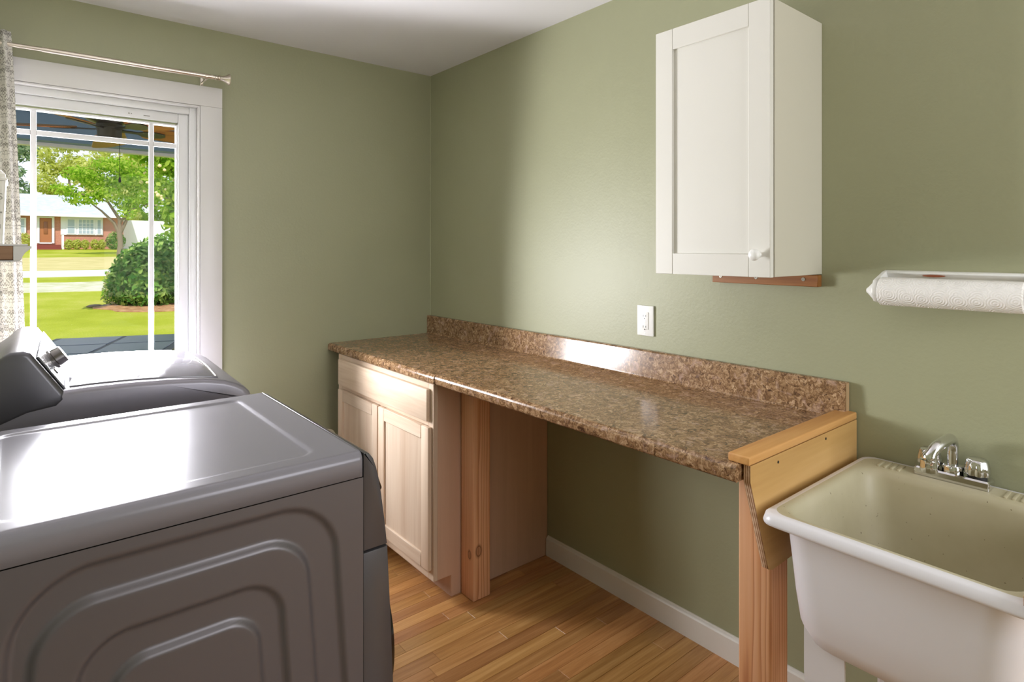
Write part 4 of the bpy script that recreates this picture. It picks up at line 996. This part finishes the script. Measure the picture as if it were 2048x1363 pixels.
def hwin(x0, x1, z0, z1, nx_, nz_):
    b = BM(); box(b, x0, x1, HY - .09, HY - .05, z0, z1); w_ = obj('window', b, M_hwhite, hs, smooth=0)
    for i in range(nx_):
        for j in range(nz_):
            a = x0 + .05 + (x1 - x0 - .1) * i / nx_; c = a + (x1 - x0 - .1) / nx_ - .03; z_ = z0 + .05 + (z1 - z0 - .1) * j / nz_
            b = BM(); box(b, a + .015, c, HY - .10, HY - .09, z_ + .015, z_ + (z1 - z0 - .1) / nz_ - .02); obj('pane', b, M_hglass, w_, smooth=0)
hwin(2.28, 2.76, 2.30, 3.28, 1, 2); hwin(2.84, 3.72, 2.30, 3.28, 4, 4); hwin(3.80, 4.1, 2.3, 3.28, 1, 2); hwin(-1.2, .35, 2.3, 3.25, 2, 2)
b = BM(); box(b, 2.02, 2.14, HY - .5, HY - .38, hz - .1, 2.26); box(b, 2.0, 2.16, HY - .52, HY - .36, 2.26, 2.32); obj('porch_post', b, M_hwhite, hs, smooth=0)
M_step = plain('red_steps', srgb(134, 66, 54), 0.8)
for k in range(3):
    b = BM(); box(b, .70, 2.0, HY - .9 + .28 * k, HY - .6 + .3 * k, hz - .3, hz + .02 + .115 * k, .01, 1); obj('step', b, M_step, hs)
b = BM(); box(b, 5.3, 8.6, HY + 1, HY + 5, hz - .2, 3.3); tag(obj('white_shed', b, M_hwhite, None, (7, HY + 3, hz), 0), 'white outbuilding right of the brick house', 'shed')
for k, x in enumerate((2.35, 2.75, 3.15, 3.65, 4.0)):
    t = thing('foundation_shrub', ['first low yellow green shrub beside the white porch post of the brick house', 'second low yellow green shrub from the porch post of the brick house', 'third low yellow green shrub from the porch post of the brick house', 'fourth low yellow green shrub from the porch post of the brick house', 'fifth low yellow green shrub from the porch post, nearest the forked tree'][k], 'shrub', (x, HY - .9, gz(45.1)), group='shrubs along the brick house')
    leaves('foliage', [(x, HY - .9, hz + .28, .24, .25, .32)], 420, .06, L_yel, t, 70 + k)
    b = BM(); tube(b, [(x, HY - .9, gz(45.1)), (x, HY - .9, hz + .2)], [.03, .01], 6); obj('stem', b, M_bark, t)
t = thing('foundation_shrub', 'yellow green shrub left of the orange door of the brick house', 'shrub', (.25, HY - .9, gz(45.1)), group='shrubs along the brick house')
leaves('foliage', [(.28, HY - .9, hz + .45, .33, .3, .5)], 700, .06, L_yel, t, 80)
b = BM(); tube(b, [(.25, HY - .9, gz(45.1)), (.25, HY - .9, hz + .3)], [.03, .01], 6); obj('stem', b, M_bark, t)
t = thing('foundation_shrub', 'larger dark green shrub at the right end of the brick house', 'shrub', (4.75, HY - .8, gz(45.1)), group='shrubs along the brick house')
leaves('foliage', [(4.75, HY - .8, hz + .5, .55, .4, .6)], 1100, .07, L_dark, t, 81)
b = BM(); tube(b, [(4.75, HY - .8, gz(45.1)), (4.75, HY - .8, hz + .3)], [.03, .01], 6); obj('stem', b, M_bark, t)

for o in bpy.data.objects:
    if '_b' in o.keys(): del o['_b']
